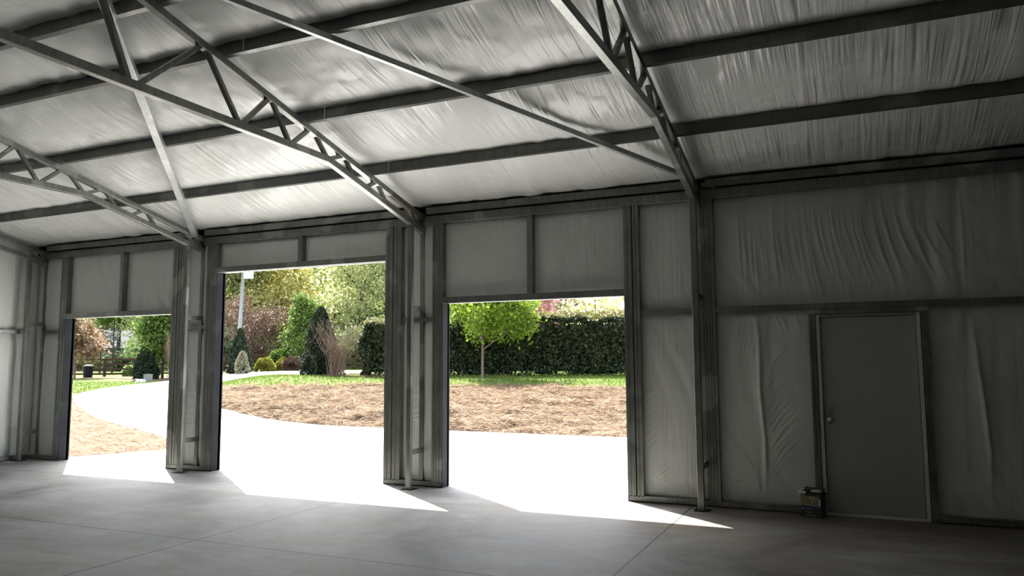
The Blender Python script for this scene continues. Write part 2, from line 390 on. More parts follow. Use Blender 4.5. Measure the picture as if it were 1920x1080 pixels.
mbw = MB(); mbw.add([tuple(p) for q in V for p in q], [tuple(int(i) for i in r) for q in Fc for r in q]); mbw.add(sh.v, sh.f)
o = mbw.build('wall_left', M['leftvinyl'], smooth=False); struct(o, 'left end wall of bright white vinyl insulation', 'wall')
o.data.polygons.foreach_set('use_smooth', [len(p.vertices) == 4 and p.index < len(o.data.polygons) - 7 for p in o.data.polygons])
sh = MB().prism([(YB - .3, -.02), (WY1, -.02), (WY1, 3.8), (RIDGE, 4.95), (YB - .3, 3.8)], (XR, 0, 0), (XR + .2, 0, 0), (0, 1, 0), (0, 0, 1))
struct(sh.build('wall_right', M['dimwall']), 'right end wall outside the picture', 'wall')  # set far out and dark to lessen bounce light
sh = MB().box(XL - .2, XR + .2, YB - .25, YB, -.02, 3.9)
struct(sh.build('wall_back', M['dimwall']), 'back wall behind the viewer', 'wall')

# ------------------------------------------------------------------ framing of the front wall
def channel_post(mb, x0, x1, z0, z1, y0=WY0, y1=WY1, rib=True):
    """a door post made of a C channel seen on its web, with shallow ribs"""
    w = x1 - x0; d = y1 - y0
    pr = [(0, 0), (w * .38, 0), (w * .42, .006), (w * .58, .006), (w * .62, 0), (w, 0), (w, d), (w - .004, d), (w - .004, .01), (.004, .01), (.004, d), (0, d)] if rib else \
         [(0, 0), (w, 0), (w, d), (w - .004, d), (w - .004, .01), (.004, .01), (.004, d), (0, d)]
    mb.prism(pr, (x0, y0, z0), (x0, y0, z1), (1, 0, 0), (0, 1, 0))
def posts(name, label, spans, z1=3.485, reveal=None, z0=.06):
    t = thing(name, label, 'door post', ((spans[0][0] + spans[-1][1]) / 2, .185, 0))
    for a, b in spans:
        mb = MB(); channel_post(mb, a, b, z0, z1); mb.build('channel', M['steel'], t)
    if reveal:
        xa, zt, side = reveal
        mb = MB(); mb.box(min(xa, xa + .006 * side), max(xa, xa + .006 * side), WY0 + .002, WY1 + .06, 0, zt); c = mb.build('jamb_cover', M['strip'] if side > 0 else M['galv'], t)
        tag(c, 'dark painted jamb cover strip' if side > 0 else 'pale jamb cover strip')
    return t
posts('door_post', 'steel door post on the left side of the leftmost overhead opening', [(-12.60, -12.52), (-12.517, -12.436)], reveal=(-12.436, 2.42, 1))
posts('door_post', 'pair of steel channels on the right side of the leftmost overhead opening', [(-9.924, -9.815), (-9.80, -9.69)], reveal=(-9.924, 2.42, -1))
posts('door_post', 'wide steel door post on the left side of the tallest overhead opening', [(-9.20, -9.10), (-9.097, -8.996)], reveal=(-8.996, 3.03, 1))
posts('door_post', 'pair of steel channels on the right side of the tallest overhead opening', [(-5.889, -5.775), (-5.76, -5.64)], reveal=(-5.889, 3.03, -1))
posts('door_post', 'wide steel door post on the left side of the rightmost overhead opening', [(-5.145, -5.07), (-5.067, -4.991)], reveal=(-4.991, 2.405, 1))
posts('door_post', 'pair of steel channels on the right side of the rightmost overhead opening', [(-2.504, -2.41), (-2.395, -2.32)], reveal=(-2.504, 2.405, -1))
posts('wall_post', 'double steel channel post right of the column beside the small box', [(-1.575, -1.515), (-1.51, -1.45)])
# header channels over the openings
hn = ['leftmost', 'tallest middle', 'rightmost']
for (a, b, h), nm, stx in zip(OPEN, hn, (-11.10, -7.385, -3.73)):
    t = thing('opening_header', f'grey steel header channel across the top of the {nm} overhead opening', 'header', ((a + b) / 2, .18, h))
    mb = MB().prism(cprof(.09, .075, lip=.02), (a - .05, WY0 - .008, h + .038), (b + .002, WY0 - .008, h + .038), (0, 1, 0), (0, 0, 1)); mb.build('channel', M['steel'], t)
    mb = MB().box(a, b, WY0 - .008, WY0 + .004, h - .008, h + .0005); tag(mb.build('trim_strip', M['galv'], t), 'pale strip under the header')
    mb = MB(); channel_post(mb, stx - .036, stx + .036, h + .076, 3.485, rib=False); o = mb.build('header_stud', M['steel']); 
    tag(o, f'short steel stud standing on the header of the {nm} opening', 'stud')
# sills, girts
def bar_thing(name, label, cat, x0, x1, z0, z1, y0=WY0, y1=.20, mat='steel'):
    mb = MB().prism(cprof(y1 - y0, z1 - z0, lip=.015), (x0, y0, (z0 + z1) / 2), (x1, y0, (z0 + z1) / 2), (0, 1, 0), (0, 0, 1))
    return tag(mb.build(name, M[mat]), label, cat)
bar_thing('sill_channel', 'floor channel at the far left corner bay', 'sill', -13.3, -12.445, .012, .07)
bar_thing('sill_channel', 'floor channel of the pier between the leftmost and tallest openings', 'sill', -9.915, -9.005, .012, .07)
bar_thing('sill_channel', 'floor channel of the pier between the tallest and rightmost openings', 'sill', -5.88, -5.0, .012, .07)
bar_thing('sill_channel', 'floor channel from the rightmost opening past the column to the door', 'sill', -2.495, -.465, .012, .07)
bar_thing('sill_channel', 'floor channel running right from the walk door', 'sill', .665, XR, .012, .07)
bar_thing('wall_girt', 'short horizontal girt in the narrow left corner bay', 'girt', -13.0, -12.605, GB, GT, .15)
bar_thing('wall_girt', 'short horizontal girt on the pier left of the tallest opening', 'girt', -9.685, -9.205, GB, GT, .15)
bar_thing('wall_girt', 'short horizontal girt on the pier left of the rightmost opening', 'girt', -5.635, -5.15, GB, GT, .15)
bar_thing('wall_girt', 'horizontal girt between rightmost opening and the column beside it', 'girt', -2.315, -1.58, GB, GT, .14)
bar_thing('wall_girt', 'long horizontal girt above the grey walk door', 'girt', -1.445, XR, GB, GT + .005, .12)
# eave beams between columns and eave purlins
bays = [(-13.06, -9.40, 'above the leftmost opening'), (-9.32, -5.38, 'above the tallest opening'), (-5.30, -1.66, 'above the rightmost opening'), (-1.58, XR, 'above the walk door')]
for a, b, w in bays:
    mb = MB().bar((a, .19, 3.545), (b, .19, 3.545), .115, .09, (0, 0, 1))
    tag(mb.build('eave_beam', M['steel']), f'grey steel tube beam on top of the wall {w}', 'beam')
    mb = MB().prism(cprof(.07, .085, lip=.018), (a + .06, .10, 3.665), (b - .03, .10, 3.665), (0, 1, 0), (0, 0, 1))
    tag(mb.build('eave_purlin', M['steel']), f'eave channel just under the insulation {w}', 'purlin')
mb = MB().box(XL, XR, .20, .24, 3.55, 3.80); struct(mb.build('shade_sheet_1', M['black']), 'black sheet painting in the shade behind the eave channel', 'shade_sheet')  # black sheet put in for the shade of the eave gap
# angle bracket right of the last column
mb = MB().prism([(0, 0), (.16, -.05), (.16, -.085), (0, -.05)], (-1.55, .03, 3.66), (-1.55, .036, 3.66), (1, 0, 0), (0, 0, 1))
tag(mb.build('angle_bracket', M['steel']), 'small sloping angle bracket beside the top of the right column', 'bracket')

# ------------------------------------------------------------------ walk door
d = bpy.data.objects.new('door_1', None); COL.objects.link(d); d.location = (.1, .19, 0); struct(d, 'closed grey walk door in the right part of the wall', 'door')
mb = MB().box(-.352, .558, .178, .222, .035, 2.075); slab = mb.build('door_slab', M['door'], d)
mb = MB().box(-.395, -.360, .135, .225, 0, 2.105).box(.566, .600, .135, .225, 0, 2.105); tag(mb.build('door_frame', M['doorframe'], d), 'white frame strips')
mb = MB().box(-.360, .566, .150, .225, 2.083, 2.105); mb.build('head_jamb', M['door'], d)
mb = MB().box(-.360, .566, .140, .23, .0, .028); tag(mb.build('threshold', M['doorframe'], d), 'pale threshold')
def lathe(mb, c, prof, axis='y', n=20):
    o = len(mb.v)
    for (r, h) in prof:
        for k in range(n):
            a = 2 * math.pi * k / n; mb.v.append((c[0] + r * math.cos(a), c[1] - h, c[2] + r * math.sin(a)))
    for i in range(len(prof) - 1):
        for k in range(n): mb.f.append((o + i * n + k, o + i * n + (k + 1) % n, o + (i + 1) * n + (k + 1) % n, o + (i + 1) * n + k)); mb.mi.append(0)
    mb.f.append(tuple(o + (len(prof) - 1) * n + k for k in range(n))); mb.mi.append(0)
# (knob and bolt meshes share the slab's coordinates)
mb = MB(); lathe(mb, (-.295, .178, .99), [(.036, 0), (.036, .008), (.014, .012), (.012, .03), (.028, .036), (.031, .05), (.024, .062), (.006, .066)]); mb.build('door_knob', M['brass'], slab, True)
mb = MB(); lathe(mb, (-.295, .178, 1.10), [(.035, 0), (.035, .012), (.03, .018), (.012, .02)]); mb.box(-.300, -.290, .135, .16, 1.085, 1.115); mb.build('deadbolt', M['brass'], slab)
t = thing('door_framing', 'steel channel framing around the grey walk door', 'door framing', (.1, .18, 0))
for a, b in ((-.465, -.402), (.608, .668)):
    mb = MB(); channel_post(mb, a, b, 0, 2.16, rib=True); mb.build('post', M['steel'], t)
mb = MB().prism(cprof(.09, .05), (-.40, WY0 + .004, 2.135), (.605, WY0 + .004, 2.135), (0, 1, 0), (0, 0, 1)); mb.build('head_channel', M['steel'], t)
for a, b in ((-.475, -.35), (.56, .68)):
    mb = MB().box(a, b, WY0 - .006, WY0 - .001, 2.115, 2.162); tag(mb.build('corner_plate', M['galv'], t), 'paler corner plate')
mb = MB().box(-.402, -.395, .14, .232, 0, 2.115).box(.600, .608, .14, .232, 0, 2.115).box(-.402, .608, .16, .232, 2.105, 2.112); mb.build('gap_shade_strip', M['black'], t)  # thin black strips standing for shade in the gaps around the frame

# ------------------------------------------------------------------ left wall framing
mb = MB().prism(cprof(.10, .06), (XL + .13, YB, 2.19), (XL + .13, .05, 2.19), (-1, 0, 0), (0, 0, 1)); tag(mb.build('wall_girt', M['galv']), 'pale horizontal girt along the left end wall', 'girt')
mb = MB().box(XL + .02, XL + .12, YB, .10, .012, .07); tag(mb.build('sill_channel', M['steel']), 'floor channel along the left end wall', 'sill')

# ------------------------------------------------------------------ trusses, columns
names = ['at the far left corner', 'rising over the pier left of the tallest opening', 'rising over the pier between tallest and rightmost openings', 'nearest the walk door']
cnames = ['in the far left corner', 'on the pier left of the tallest opening', 'on the pier left of the rightmost opening', 'between the rightmost opening and the walk door']
WEBS = [(-4.39, -3.749), (-3.25, -3.68), (-3.22, -2.86), (-2.53, -2.80), (-2.50, -2.234), (-1.91, -2.10), (-1.87, -1.646), (-1.40, -1.56), (-1.15, -.966), (-.74, -.885), (0.0, -.16)]
KY, KZ, EZ, EY = -1.90, 3.897, 3.378, .285       # knee of the bottom chord, its end
def top_z(y): return zr(y) - .038
def bot_z(y):
    if y < RIDGE: y = 2 * RIDGE - y
    return KZ if y < KY else KZ + (EZ - KZ) * (y - KY) / (EY - KY)
def make_truss(X, label, rust=False):
    t = thing('roof_truss', label, 'truss', (X, EY, 3.4))
    for s in (0, 1):
        fy = (lambda y: y) if s == 0 else (lambda y: 2 * RIDGE - y)
        ys_ = -.62
        mb = MB().bar((X, fy(.27), top_z(fy(.27))), (X, fy(ys_), top_z(fy(ys_))), .07, .070, mi=1 if rust and s == 0 else 0); mb.bar((X, fy(ys_), top_z(fy(ys_))), (X, RIDGE, top_z(RIDGE)), .07, .070); mb.build('top_chord', [M['steel'], M['rust']], t)
        mb = MB().bar((X, fy(EY), EZ), (X, fy(KY), KZ), .07, .076); mb.build('bottom_chord', M['steel'], t)
        for b, a in WEBS:
            mb = MB().bar((X, fy(b), bot_z(b) + .02), (X, fy(a), top_z(a) - .02), .045, .045); mb.build('web', M['steel'], t)
        mb = MB().prism([(-.10, 3.42), (.26, 3.40), (.26, 3.56), (.12, 3.60)] if s == 0 else [(2 * RIDGE + .10, 3.42), (2 * RIDGE - .26, 3.40), (2 * RIDGE - .26, 3.56), (2 * RIDGE - .12, 3.60)], (X - .004, 0, 0), (X + .004, 0, 0), (0, 1, 0), (0, 0, 1)); mb.build('end_plate', M['steel'], t)
    mb = MB().bar((X, KY, KZ), (X, 2 * RIDGE - KY, KZ), .07, .076); mb.build('bottom_chord', M['steel'], t)
    mb = MB().bar((X, -4.47, KZ), (X, -4.88, top_z(-4.88)), .05, .05, (1, 0, 0)); mb.build('web', M['steel'], t)
    return t
def make_column(X, label, brackets=(.47, 2.33)):
    t = thing('truss_column', label, 'column', (X, .05, 0))
    mb = MB().bar((X, -.12, .008), (X, -.12, bot_z(-.12) - .03), .07, .06); tag(mb.build('inner_tube', M['steel'], t), '')
    mb = MB().bar((X + .0, .20, .075), (X + .0, .20, 3.62), .065, .05); mb.build('outer_tube', M['steel'], t)
    for z in brackets:
        mb = MB().box(X + .033, X + .038, -.15, .20, z - .035, z + .035); mb.build('bracket', M['steel'], t)
    mb = MB().box(X - .07, X + .09, -.20, -.03, 0, .009); mb.build('base_plate', M['strip'], t)
    mb = MB().box(X - .035, X + .035, .09, .22, 3.625, 3.632); mb.build('cap_plate', M['galv'], t)
    return t
for X, a, b in zip(TR_X, names, cnames):
    make_truss(X, f'welded steel roof truss {a}', X == -5.34); c = make_column(X, f'two tube steel truss column {b}')
# rust-stained weld area on the truss end
# ------------------------------------------------------------------ purlins and braces
pn = ['lowest purlin row nearest the eave', 'second purlin row up from the eave', 'third purlin row up from the eave', 'uppermost purlin row near the ridge']
for y, nm in zip(PUR_Y, pn):
    for (a, b, side) in ((XL + .05, -5.08, 'left of the splice'), (-5.074, XR - .02, 'right of the splice')):
        mb = MB().prism(cprof(.062, .15, .003, .016), (a, y - .062, zr(y - .062) + .076), (b, y - .062, zr(y - .062) + .076), (0, 1, -.0), (0, 0, 1))
        tag(mb.build('roof_purlin', M['purlin']), f'dark steel C purlin, {nm}, {side}', 'purlin')
def brace(x0, y0, x1, y1, label, w, mat):
    p0 = Vector((x0, y0, zr(y0) - w * .5 - .002)); p1 = Vector((x1, y1, zr(y1) - w * .5 - .002))
    mb = MB().bar(p0, p1, w, w, (0, 0, 1)); tag(mb.build('roof_brace', M[mat]), label, 'brace')
# brace lines measured in the plane of the truss top chords
brace(-5.23, -4.95, -1.70, -.27, 'long slim diagonal brace under the purlins running down to the truss near the walk door', .055, 'galv')
brace(-5.30, -4.95, -9.31, -.04, 'wide pale diagonal brace crossing behind the truss left of centre', .085, 'galv')

# ------------------------------------------------------------------ carton by the door
def box_carton():
    rz = -.30
    t = thing('cardboard_box', 'small black and tan cardboard carton with open flaps on the floor beside the walk door', 'box', (-.49, -.02, 0), rz=rz)
    w, dp, h = .212, .11, .262
    mats = [simple('carton_black', (.022, .023, .026), .55), simple('carton_tan', (.30, .24, .13), .55), simple('carton_blue', (.03, .05, .16), .5), simple('carton_white', (.85, .85, .83), .5), simple('carton_inside', (.34, .30, .24), .7)]
    def B(name, mb, ms, lbl=None):
        o = mb.build(name, ms); o.parent = t
        if lbl: o['label'] = lbl
        return o
    e = .003
    mb = MB(); x0, x1, y0, y1 = -w / 2, w / 2, -dp / 2, dp / 2
    mb.box(x0, x1, y0, y0 + e, 0, h).box(x0, x1, y1 - e, y1, 0, h).box(x0, x0 + e, y0 + e, y1 - e, 0, h).box(x1 - e, x1, y0 + e, y1 - e, 0, h).box(x0 + e, x1 - e, y0 + e, y1 - e, 0, e)
    B('carton_body', mb, mats[0])
    # printed panels, 0.4 mm proud of the face
    pz = y0 - .0006
    mb = MB(); mb.box(x0 + .002, x1 - .028, pz, y0, .118, h - .028, 1); mb.box(x0 + .002, x1 - .002, pz, y0, .098, .117, 2)
    mb.box(x0 + .045, x1 - .04, pz - .0004, y0, h - .046, h - .022, 0)
    B('printed_panel', mb, mats, 'tan and blue printed front panel')
    B('side_stripe', MB().box(x1 - .026, x1 - .014, pz, y0, .125, h - .07), mats[3])
    for z, a, b in ((.088, .04, .11), (.054, .035, .115), (.020, .03, .15)):
        B('print_line', MB().box(x0 + a, x0 + b, pz, y0, z - .003, z + .003), simple('carton_print_grey', (.40, .40, .39), .5, 0, .3, .9, 160))
    B('print_line', MB().box(x1 - .05, x1 - .025, pz, y0, .104, .112), mats[3])
    # round outline mark lower left + speech-bubble badge with letters
    mb = MB()
    for k in range(20):
        a0, a1 = 2 * math.pi * k / 20, 2 * math.pi * (k + 1) / 20
        mb.prism([(.010 * math.cos(a0), .010 * math.sin(a0)), (.010 * math.cos(a1), .010 * math.sin(a1)), (.0075 * math.cos(a1), .0075 * math.sin(a1)), (.0075 * math.cos(a0), .0075 * math.sin(a0))], (x0 + .018, pz, .082), (x0 + .018, y0, .082), (1, 0, 0), (0, 0, 1))
    B('round_mark', mb, mats[3]); mb = MB()
    bx, bz = x0 + .118, .197
    o_ = [(-.026, .017), (.024, .021), (.026, -.012), (.006, -.016), (.008, -.032), (-.004, -.032), (-.004, -.016), (-.022, -.014)]
    i_ = [(x * .82, z * .80 + .0005) for x, z in o_]; i_[4] = (.004, -.014); i_[5] = (-.002, -.014)
    n = len(o_)
    for k in range(n):
        q = [o_[k], o_[(k + 1) % n], i_[(k + 1) % n], i_[k]]
        mb.prism([(x, z) for x, z in q], (bx, pz - .001, bz), (bx, y0, bz), (1, 0, 0), (0, 0, 1))
    B('logo_outline', mb, mats[3], 'white speech bubble badge')
    mb = MB().prism(i_, (bx, pz - .0006, bz), (bx, y0, bz), (1, 0, 0), (0, 0, 1)); B('logo_field', mb, mats[0])
    cu = bpy.data.curves.new('logo_text', 'FONT'); cu.body = 'DAP'; cu.size = .021; cu.extrude = .0004; cu.align_x = 'CENTER'; cu.align_y = 'CENTER'; cu.offset = .0006
    tmp = bpy.data.objects.new('logo_tmp', cu); COL.objects.link(tmp); me_ = bpy.data.meshes.new_from_object(tmp.evaluated_get(bpy.context.evaluated_depsgraph_get())); bpy.data.objects.remove(tmp); me_.materials.clear(); me_.materials.append(mats[3])
    to = bpy.data.objects.new('logo_letters', me_); COL.objects.link(to); to.parent = t; to.location = (bx, pz - .0012, bz + .002); to.rotation_euler = (math.pi / 2, 0, 0)
    # flaps
    def flap(p, q, nrm, L, ang, mi):
        p, q = Vector(p), Vector(q); dv = Vector(nrm) * math.cos(ang) + Vector((0, 0, 1)) * math.sin(ang); th = Vector((0, 0, 1)).cross((q - p).normalized()) * 0
        a, b, c, d_ = p, q, q + dv * L, p + dv * L; nn = (b - a).cross(d_ - a).normalized() * .002
        mb = MB().add([a, b, c, d_, a + nn, b + nn, c + nn, d_ + nn], [(0, 1, 2, 3), (7, 6, 5, 4), (0, 4, 5, 1), (1, 5, 6, 2), (2, 6, 7, 3), (3, 7, 4, 0)], 0)
        B('flap', mb, mats[mi])
    flap((x0, y0, h), (x1, y0, h), (0, -1, 0), .045, -.25, 0)
    flap((x1, y1, h), (x0, y1, h), (0, 1, 0), .035, .9, 0)
    flap((x0, y1, h), (x0, y0, h), (-1, 0, 0), .03, .15, 3)
    flap((x1, y0, h), (x1, y1, h), (1, 0, 0), .035, -.5, 0)
    mb = MB().box(x0 - .018, x0 + .062, y0 - .05, y0 - .002, h - .002, h + .002); mb.v = [(x, y, z + (y - y0) * .25) for x, y, z in mb.v]; B('flap_label', mb, mats[3], 'white shipping label on the flap')
    mb = MB().box(x0 + .10, x1 - .03, y0 + .02, y1 - .02, h - .02, h + .012); B('paper_insert', mb, mats[3], 'white paper lying in the open top')
box_carton()

# ================================================================== OUTDOORS
RT = [(0, 0), (17.5, 0), (20, .2), (23, .52), (26, .84), (29, 1.05), (31, 1.16), (36, 1.17), (45, 1.15), (57, 1.16), (70, 1.22), (90, 1.33), (140, 1.39), (400, 1.5)]
LT = [(0, 0), (17.5, 0), (24, .1), (31, .3), (39, .47), (47, .62), (57, .80), (70, .98), (90, 1.15), (140, 1.3), (400, 1.5)]
def sm(t): t = np.clip(t, 0, 1); return t * t * (3 - 2 * t)
SX, SYy = math.sin(YAW), math.cos(YAW)
def H(x, y):
    """terrain height: flat by the building, a bank rising to the hedge on the right, gentle rise on the left"""
    x = np.asarray(x, float); y = np.asarray(y, float)
    u = x * SX + (y + 8.705) * SYy; v = x * SYy - (y + 8.705) * SX
    R_ = np.interp(u, *zip(*RT)); L_ = np.interp(u, *zip(*LT)); s = sm((v + .385 * u) / (.17 * np.maximum(u, 5)) + .5)
    return (L_ * (1 - s) + R_ * s) * sm((y - 7.2) / 2.0)
def inside(px, py, poly):
    res = np.zeros(px.shape, bool); n = len(poly)
    for i in range(n):
        x1, y1 = poly[i]; x2, y2 = poly[(i + 1) % n]
        c = ((y1 > py) != (y2 > py)) & (px < (x2 - x1) * (py - y1) / ((y2 - y1) if y2 != y1 else 1e-9) + x1); res ^= c
    return res
def snap(px, py, poly):
    best = np.full(px.shape, 1e9); bx = px.copy(); by = py.copy(); n = len(poly)
    for i in range(n):
        x1, y1 = poly[i]; x2, y2 = poly[(i + 1) % n]; dx, dy = x2 - x1, y2 - y1; L = dx * dx + dy * dy + 1e-12
        tt = np.clip(((px - x1) * dx + (py - y1) * dy) / L, 0, 1); qx = x1 + tt * dx; qy = y1 + tt * dy; dd = (px - qx) ** 2 + (py - qy) ** 2
        mk = dd < best; best = np.where(mk, dd, best); bx = np.where(mk, qx, bx); by = np.where(mk, qy, by)
    return bx, by
def drape(name, poly, cell, off, mat, relief=None):
    P = np.array(poly); xs = np.arange(P[:, 0].min() - cell, P[:, 0].max() + cell * 2, cell); ys = np.arange(P[:, 1].min() - cell, P[:, 1].max() + cell * 2, cell)
    X, Y = np.meshgrid(xs, ys); I = inside(X, Y, poly); nx = len(xs)
    keep = (I[:-1, :-1] | I[1:, :-1] | I[:-1, 1:] | I[1:, 1:])
    sx, sy = snap(X, Y, poly); X = np.where(I, X, sx); Y = np.where(I, Y, sy)
    Z = H(X, Y) + off
    if relief is not None: Z = Z + relief(X, Y) * I
    r, c = np.nonzero(keep); a = r * nx + c; fcs = np.stack([a, a + 1, a + nx + 1, a + nx], 1)
    used = np.unique(fcs); mp = -np.ones(X.size, int); mp[used] = np.arange(len(used)); v = np.stack([X.ravel(), Y.ravel(), Z.ravel()], 1)[used]
    return np_obj(name, v, mp[fcs], mat)

# ground materials
t = NT('lawn_grass'); c = t.coord()
n1 = t.noise(c, 1.1, 6, .7); n2 = t.noise(c, 22, 4, .7)
col = t.ramp(n1, [(.3, (.055, .090, .014)), (.5, (.080, .122, .020)), (.68, (.13, .145, .042))])
col = t.mix(.5, col, t.ramp(n2, [(.35, (.1, .1, .1)), (.65, (.9, .9, .9))]), 'OVERLAY')
t.set(.9, 0.0, col, spec=.15); t.bump(n2, .8, .05); M['grass'] = t.m
t = NT('pine_straw_on_clay'); c = t.coord((1, 2.2, 1), (0, 0, -.42))
n1 = t.noise(c, 15, 8, .85, 1.6); n2 = t.noise(t.coord(), .8, 5, .6); n3 = t.noise(c, 3.0, 4, .6, .6)
col = t.ramp(n1, [(.30, (.055, .034, .021)), (.44, (.15, .104, .068)), (.60, (.26, .198, .143))])
col = t.mix(t.math('MULTIPLY', t.ramp(n2, [(.58, (0, 0, 0)), (.7, (1, 1, 1))]), .5), col, (.13, .055, .034))
col = t.mix(t.math('MULTIPLY', t.ramp(n3, [(.62, (0, 0, 0)), (.74, (1, 1, 1))]), .45), col, (.04, .023, .012))
t.set(.95, 0.0, col, spec=.1); t.bump(t.math('ADD', n1, t.math('MULTIPLY', n3, 3)), .9, .06); M['straw'] = t.m
M['mulch'] = simple('brown_mulch', (.10, .065, .045), .95, 0, .1, .4, 9)

# terrain base = lawn
xs = np.concatenate([np.arange(-150, -50, 2.5), np.arange(-50, 12, .6), np.arange(12, 70, 3)]); ys = np.concatenate([np.arange(.25, 8, 1.2), np.arange(8, 45, .5), np.arange(45, 190, 3)])
X, Y = np.meshgrid(xs, ys)
gv, gf = grid_mesh('lawn', xs, ys, lambda X, Y: (X, Y, H(X, Y) - .045 - .05 * (Y < 1)), None)
struct(np_obj('lawn', gv, gf, M['grass']), 'green lawn rising away from the building', 'lawn')
DRIVE = [(8, .25), (-12.85, .25), (-12.77, .47), (-12.43, 1.2), (-12.13, 2.07), (-12.18, 2.55), (-12.77, 3.19), (-14.19, 3.88), (-17.48, 5.64), (-20.37, 7.1), (-22.63, 8.31), (-25.06, 9.72), (-27.88, 11.6), (-29.91, 13.1),
         (-32.14, 15.04), (-34.53, 17.84), (-36.42, 20.7), (-39.0, 25.9), (-38.9, 28), (-38.3, 31), (-37, 34.5), (-35, 38), (-31, 42), (-24, 46.5), (-10, 53), (8, 60), (10, 52), (-6, 38), (-15, 31), (-18, 28), (-21, 25.5), (-22, 24), (-23, 22), (-23.6, 20.7), (-24.5, 20), (-26, 18.9),
         (-26.9, 18.1), (-26.6, 17.1), (-26.2, 16.5), (-23.5, 13.71), (-20.44, 10.96), (-17.68, 8.89), (-16.35, 8.36), (-15.06, 8.0), (-13.79, 7.78), (-12.65, 7.64), (-10.89, 7.59), (-9.09, 7.58), (-4.67, 7.57), (8, 7.56)]
struct(drape('driveway', DRIVE, .3, .0, M['drive']), 'pale concrete apron and curving driveway outside the openings', 'driveway')
def lump(X, Y):
    n = vnoise(X, Y, 41, 1.3, 1.6) * .5 + vnoise(X, Y, 42, 3.1, 3.5) * .3 + vnoise(X, Y, 43, 7, 7) * .2
    return np.clip(n - .48, -.05, 1) * .30 + (vnoise(X, Y, 44, 3.5, 6.5) - .5) * .05
STRAW_R = [(9, 7.56), (-4.67, 7.57), (-9.09, 7.58), (-10.89, 7.59), (-12.65, 7.64), (-13.79, 7.78), (-15.06, 8.0), (-16.35, 8.36), (-17.68, 8.89), (-20.44, 10.96), (-23.5, 13.71), (-24.9, 15.2), (-24.2, 15.2), (-23.0, 14.2), (-20.0, 12.6), (-18.9, 12.0), (-17.6, 12.5), (-15.02, 13.74), (-12.96, 14.54), (-10.11, 15.45), (-7.14, 16.32), (-3, 17.4), (9, 20)]
tag(drape('pine_straw', STRAW_R, .16, -.012, M['straw'], lump), 'tan straw mulch spread over the sloping bank beyond the apron', 'straw', kind='stuff')
STRAW_L = [(-12.85, .33), (-12.77, .47), (-12.43, 1.2), (-12.13, 2.07), (-12.18, 2.55), (-12.77, 3.19), (-14.19, 3.88), (-17.48, 5.64), (-20.37, 7.1), (-22.63, 8.31), (-25.06, 9.72), (-27.88, 11.6), (-29.91, 13.1), (-31.6, 14.6), (-33.5, 13.5), (-34, 9), (-30, 2), (-24, .33)]
tag(drape('pine_straw', STRAW_L, .16, -.012, M['straw'], lambda X, Y: lump(X, Y) * .5), 'tan straw mulch left of the driveway outside the leftmost opening', 'straw', kind='stuff')
struct(drape('mulch_bed', [(-44, 31), (-43.5, 36), (-38.6, 40), (-36.4, 38.3), (-37.8, 35), (-39.2, 31.5), (-39.8, 28.3), (-41, 27)], .5, -.02, M['mulch']), 'brown mulch bed with shrubs beyond the driveway', 'bed')
struct(drape('mulch_bed', [(-24.2, 20.3), (-25.2, 18.9), (-23, 17.6), (-20, 16.6), (-17, 16.8), (-17, 18.6), (-19, 21), (-21.5, 22.6)], .4, -.012, M['mulch']), 'mulch bed under the clipped evergreen beside the hedge', 'bed')
struct(drape('mulch_bed', [(-53, 27.5), (-52, 31.2), (-46, 33.5), (-41, 30.5), (-40, 26), (-41.5, 25.2), (-44, 28), (-48, 29)], .5, -.02, M['mulch']), 'mulch bed along the rail fence', 'bed')

# ------------------------------------------------------------------ foliage
WOODLEAF = ('yellow_green_spring_leaf', 'olive_spring_leaf', 'mid_green_leaf', 'deep_green_leaf')
DIMLEAF = ('hedge_leaf', 'dark_evergreen_needle', 'young_maple_leaf', 'grass_blade', 'reddish_spring_leaf', 'rose_pink_blossom', 'brown_clipped_leaf', 'pine_needle')
def leafmat(name, c1, c2, c3=None, trans=.35, rough=.5):
    if trans >= .5 and 'young' not in name: trans = .62
    t = NT(name)
    g = t.n('ShaderNodeNewGeometry')
    stops = [(0, c1), (.55, c2), (1, c3 or c2)]; stops = [(p_, tuple(min(.72, v_ * (1.0 if name in DIMLEAF else 2.3 if name in WOODLEAF else 1.35)) for v_ in c_[:3])) for p_, c_ in stops]
    col = t.ramp(g.outputs['Random Per Island'], stops)
    t.set(rough, 0.0, col, spec=.3)
    tr = t.n('ShaderNodeBsdfTranslucent'); t.l(col, tr.inputs[0])
    mx = t.n('ShaderNodeMixShader'); mx.inputs[0].default_value = trans
    t.l(t.b.outputs[0], mx.inputs[1]); t.l(tr.outputs[0], mx.inputs[2])
    t.l(mx.outputs[0], t.t.nodes['Material Output'].inputs[0])
    return t.m
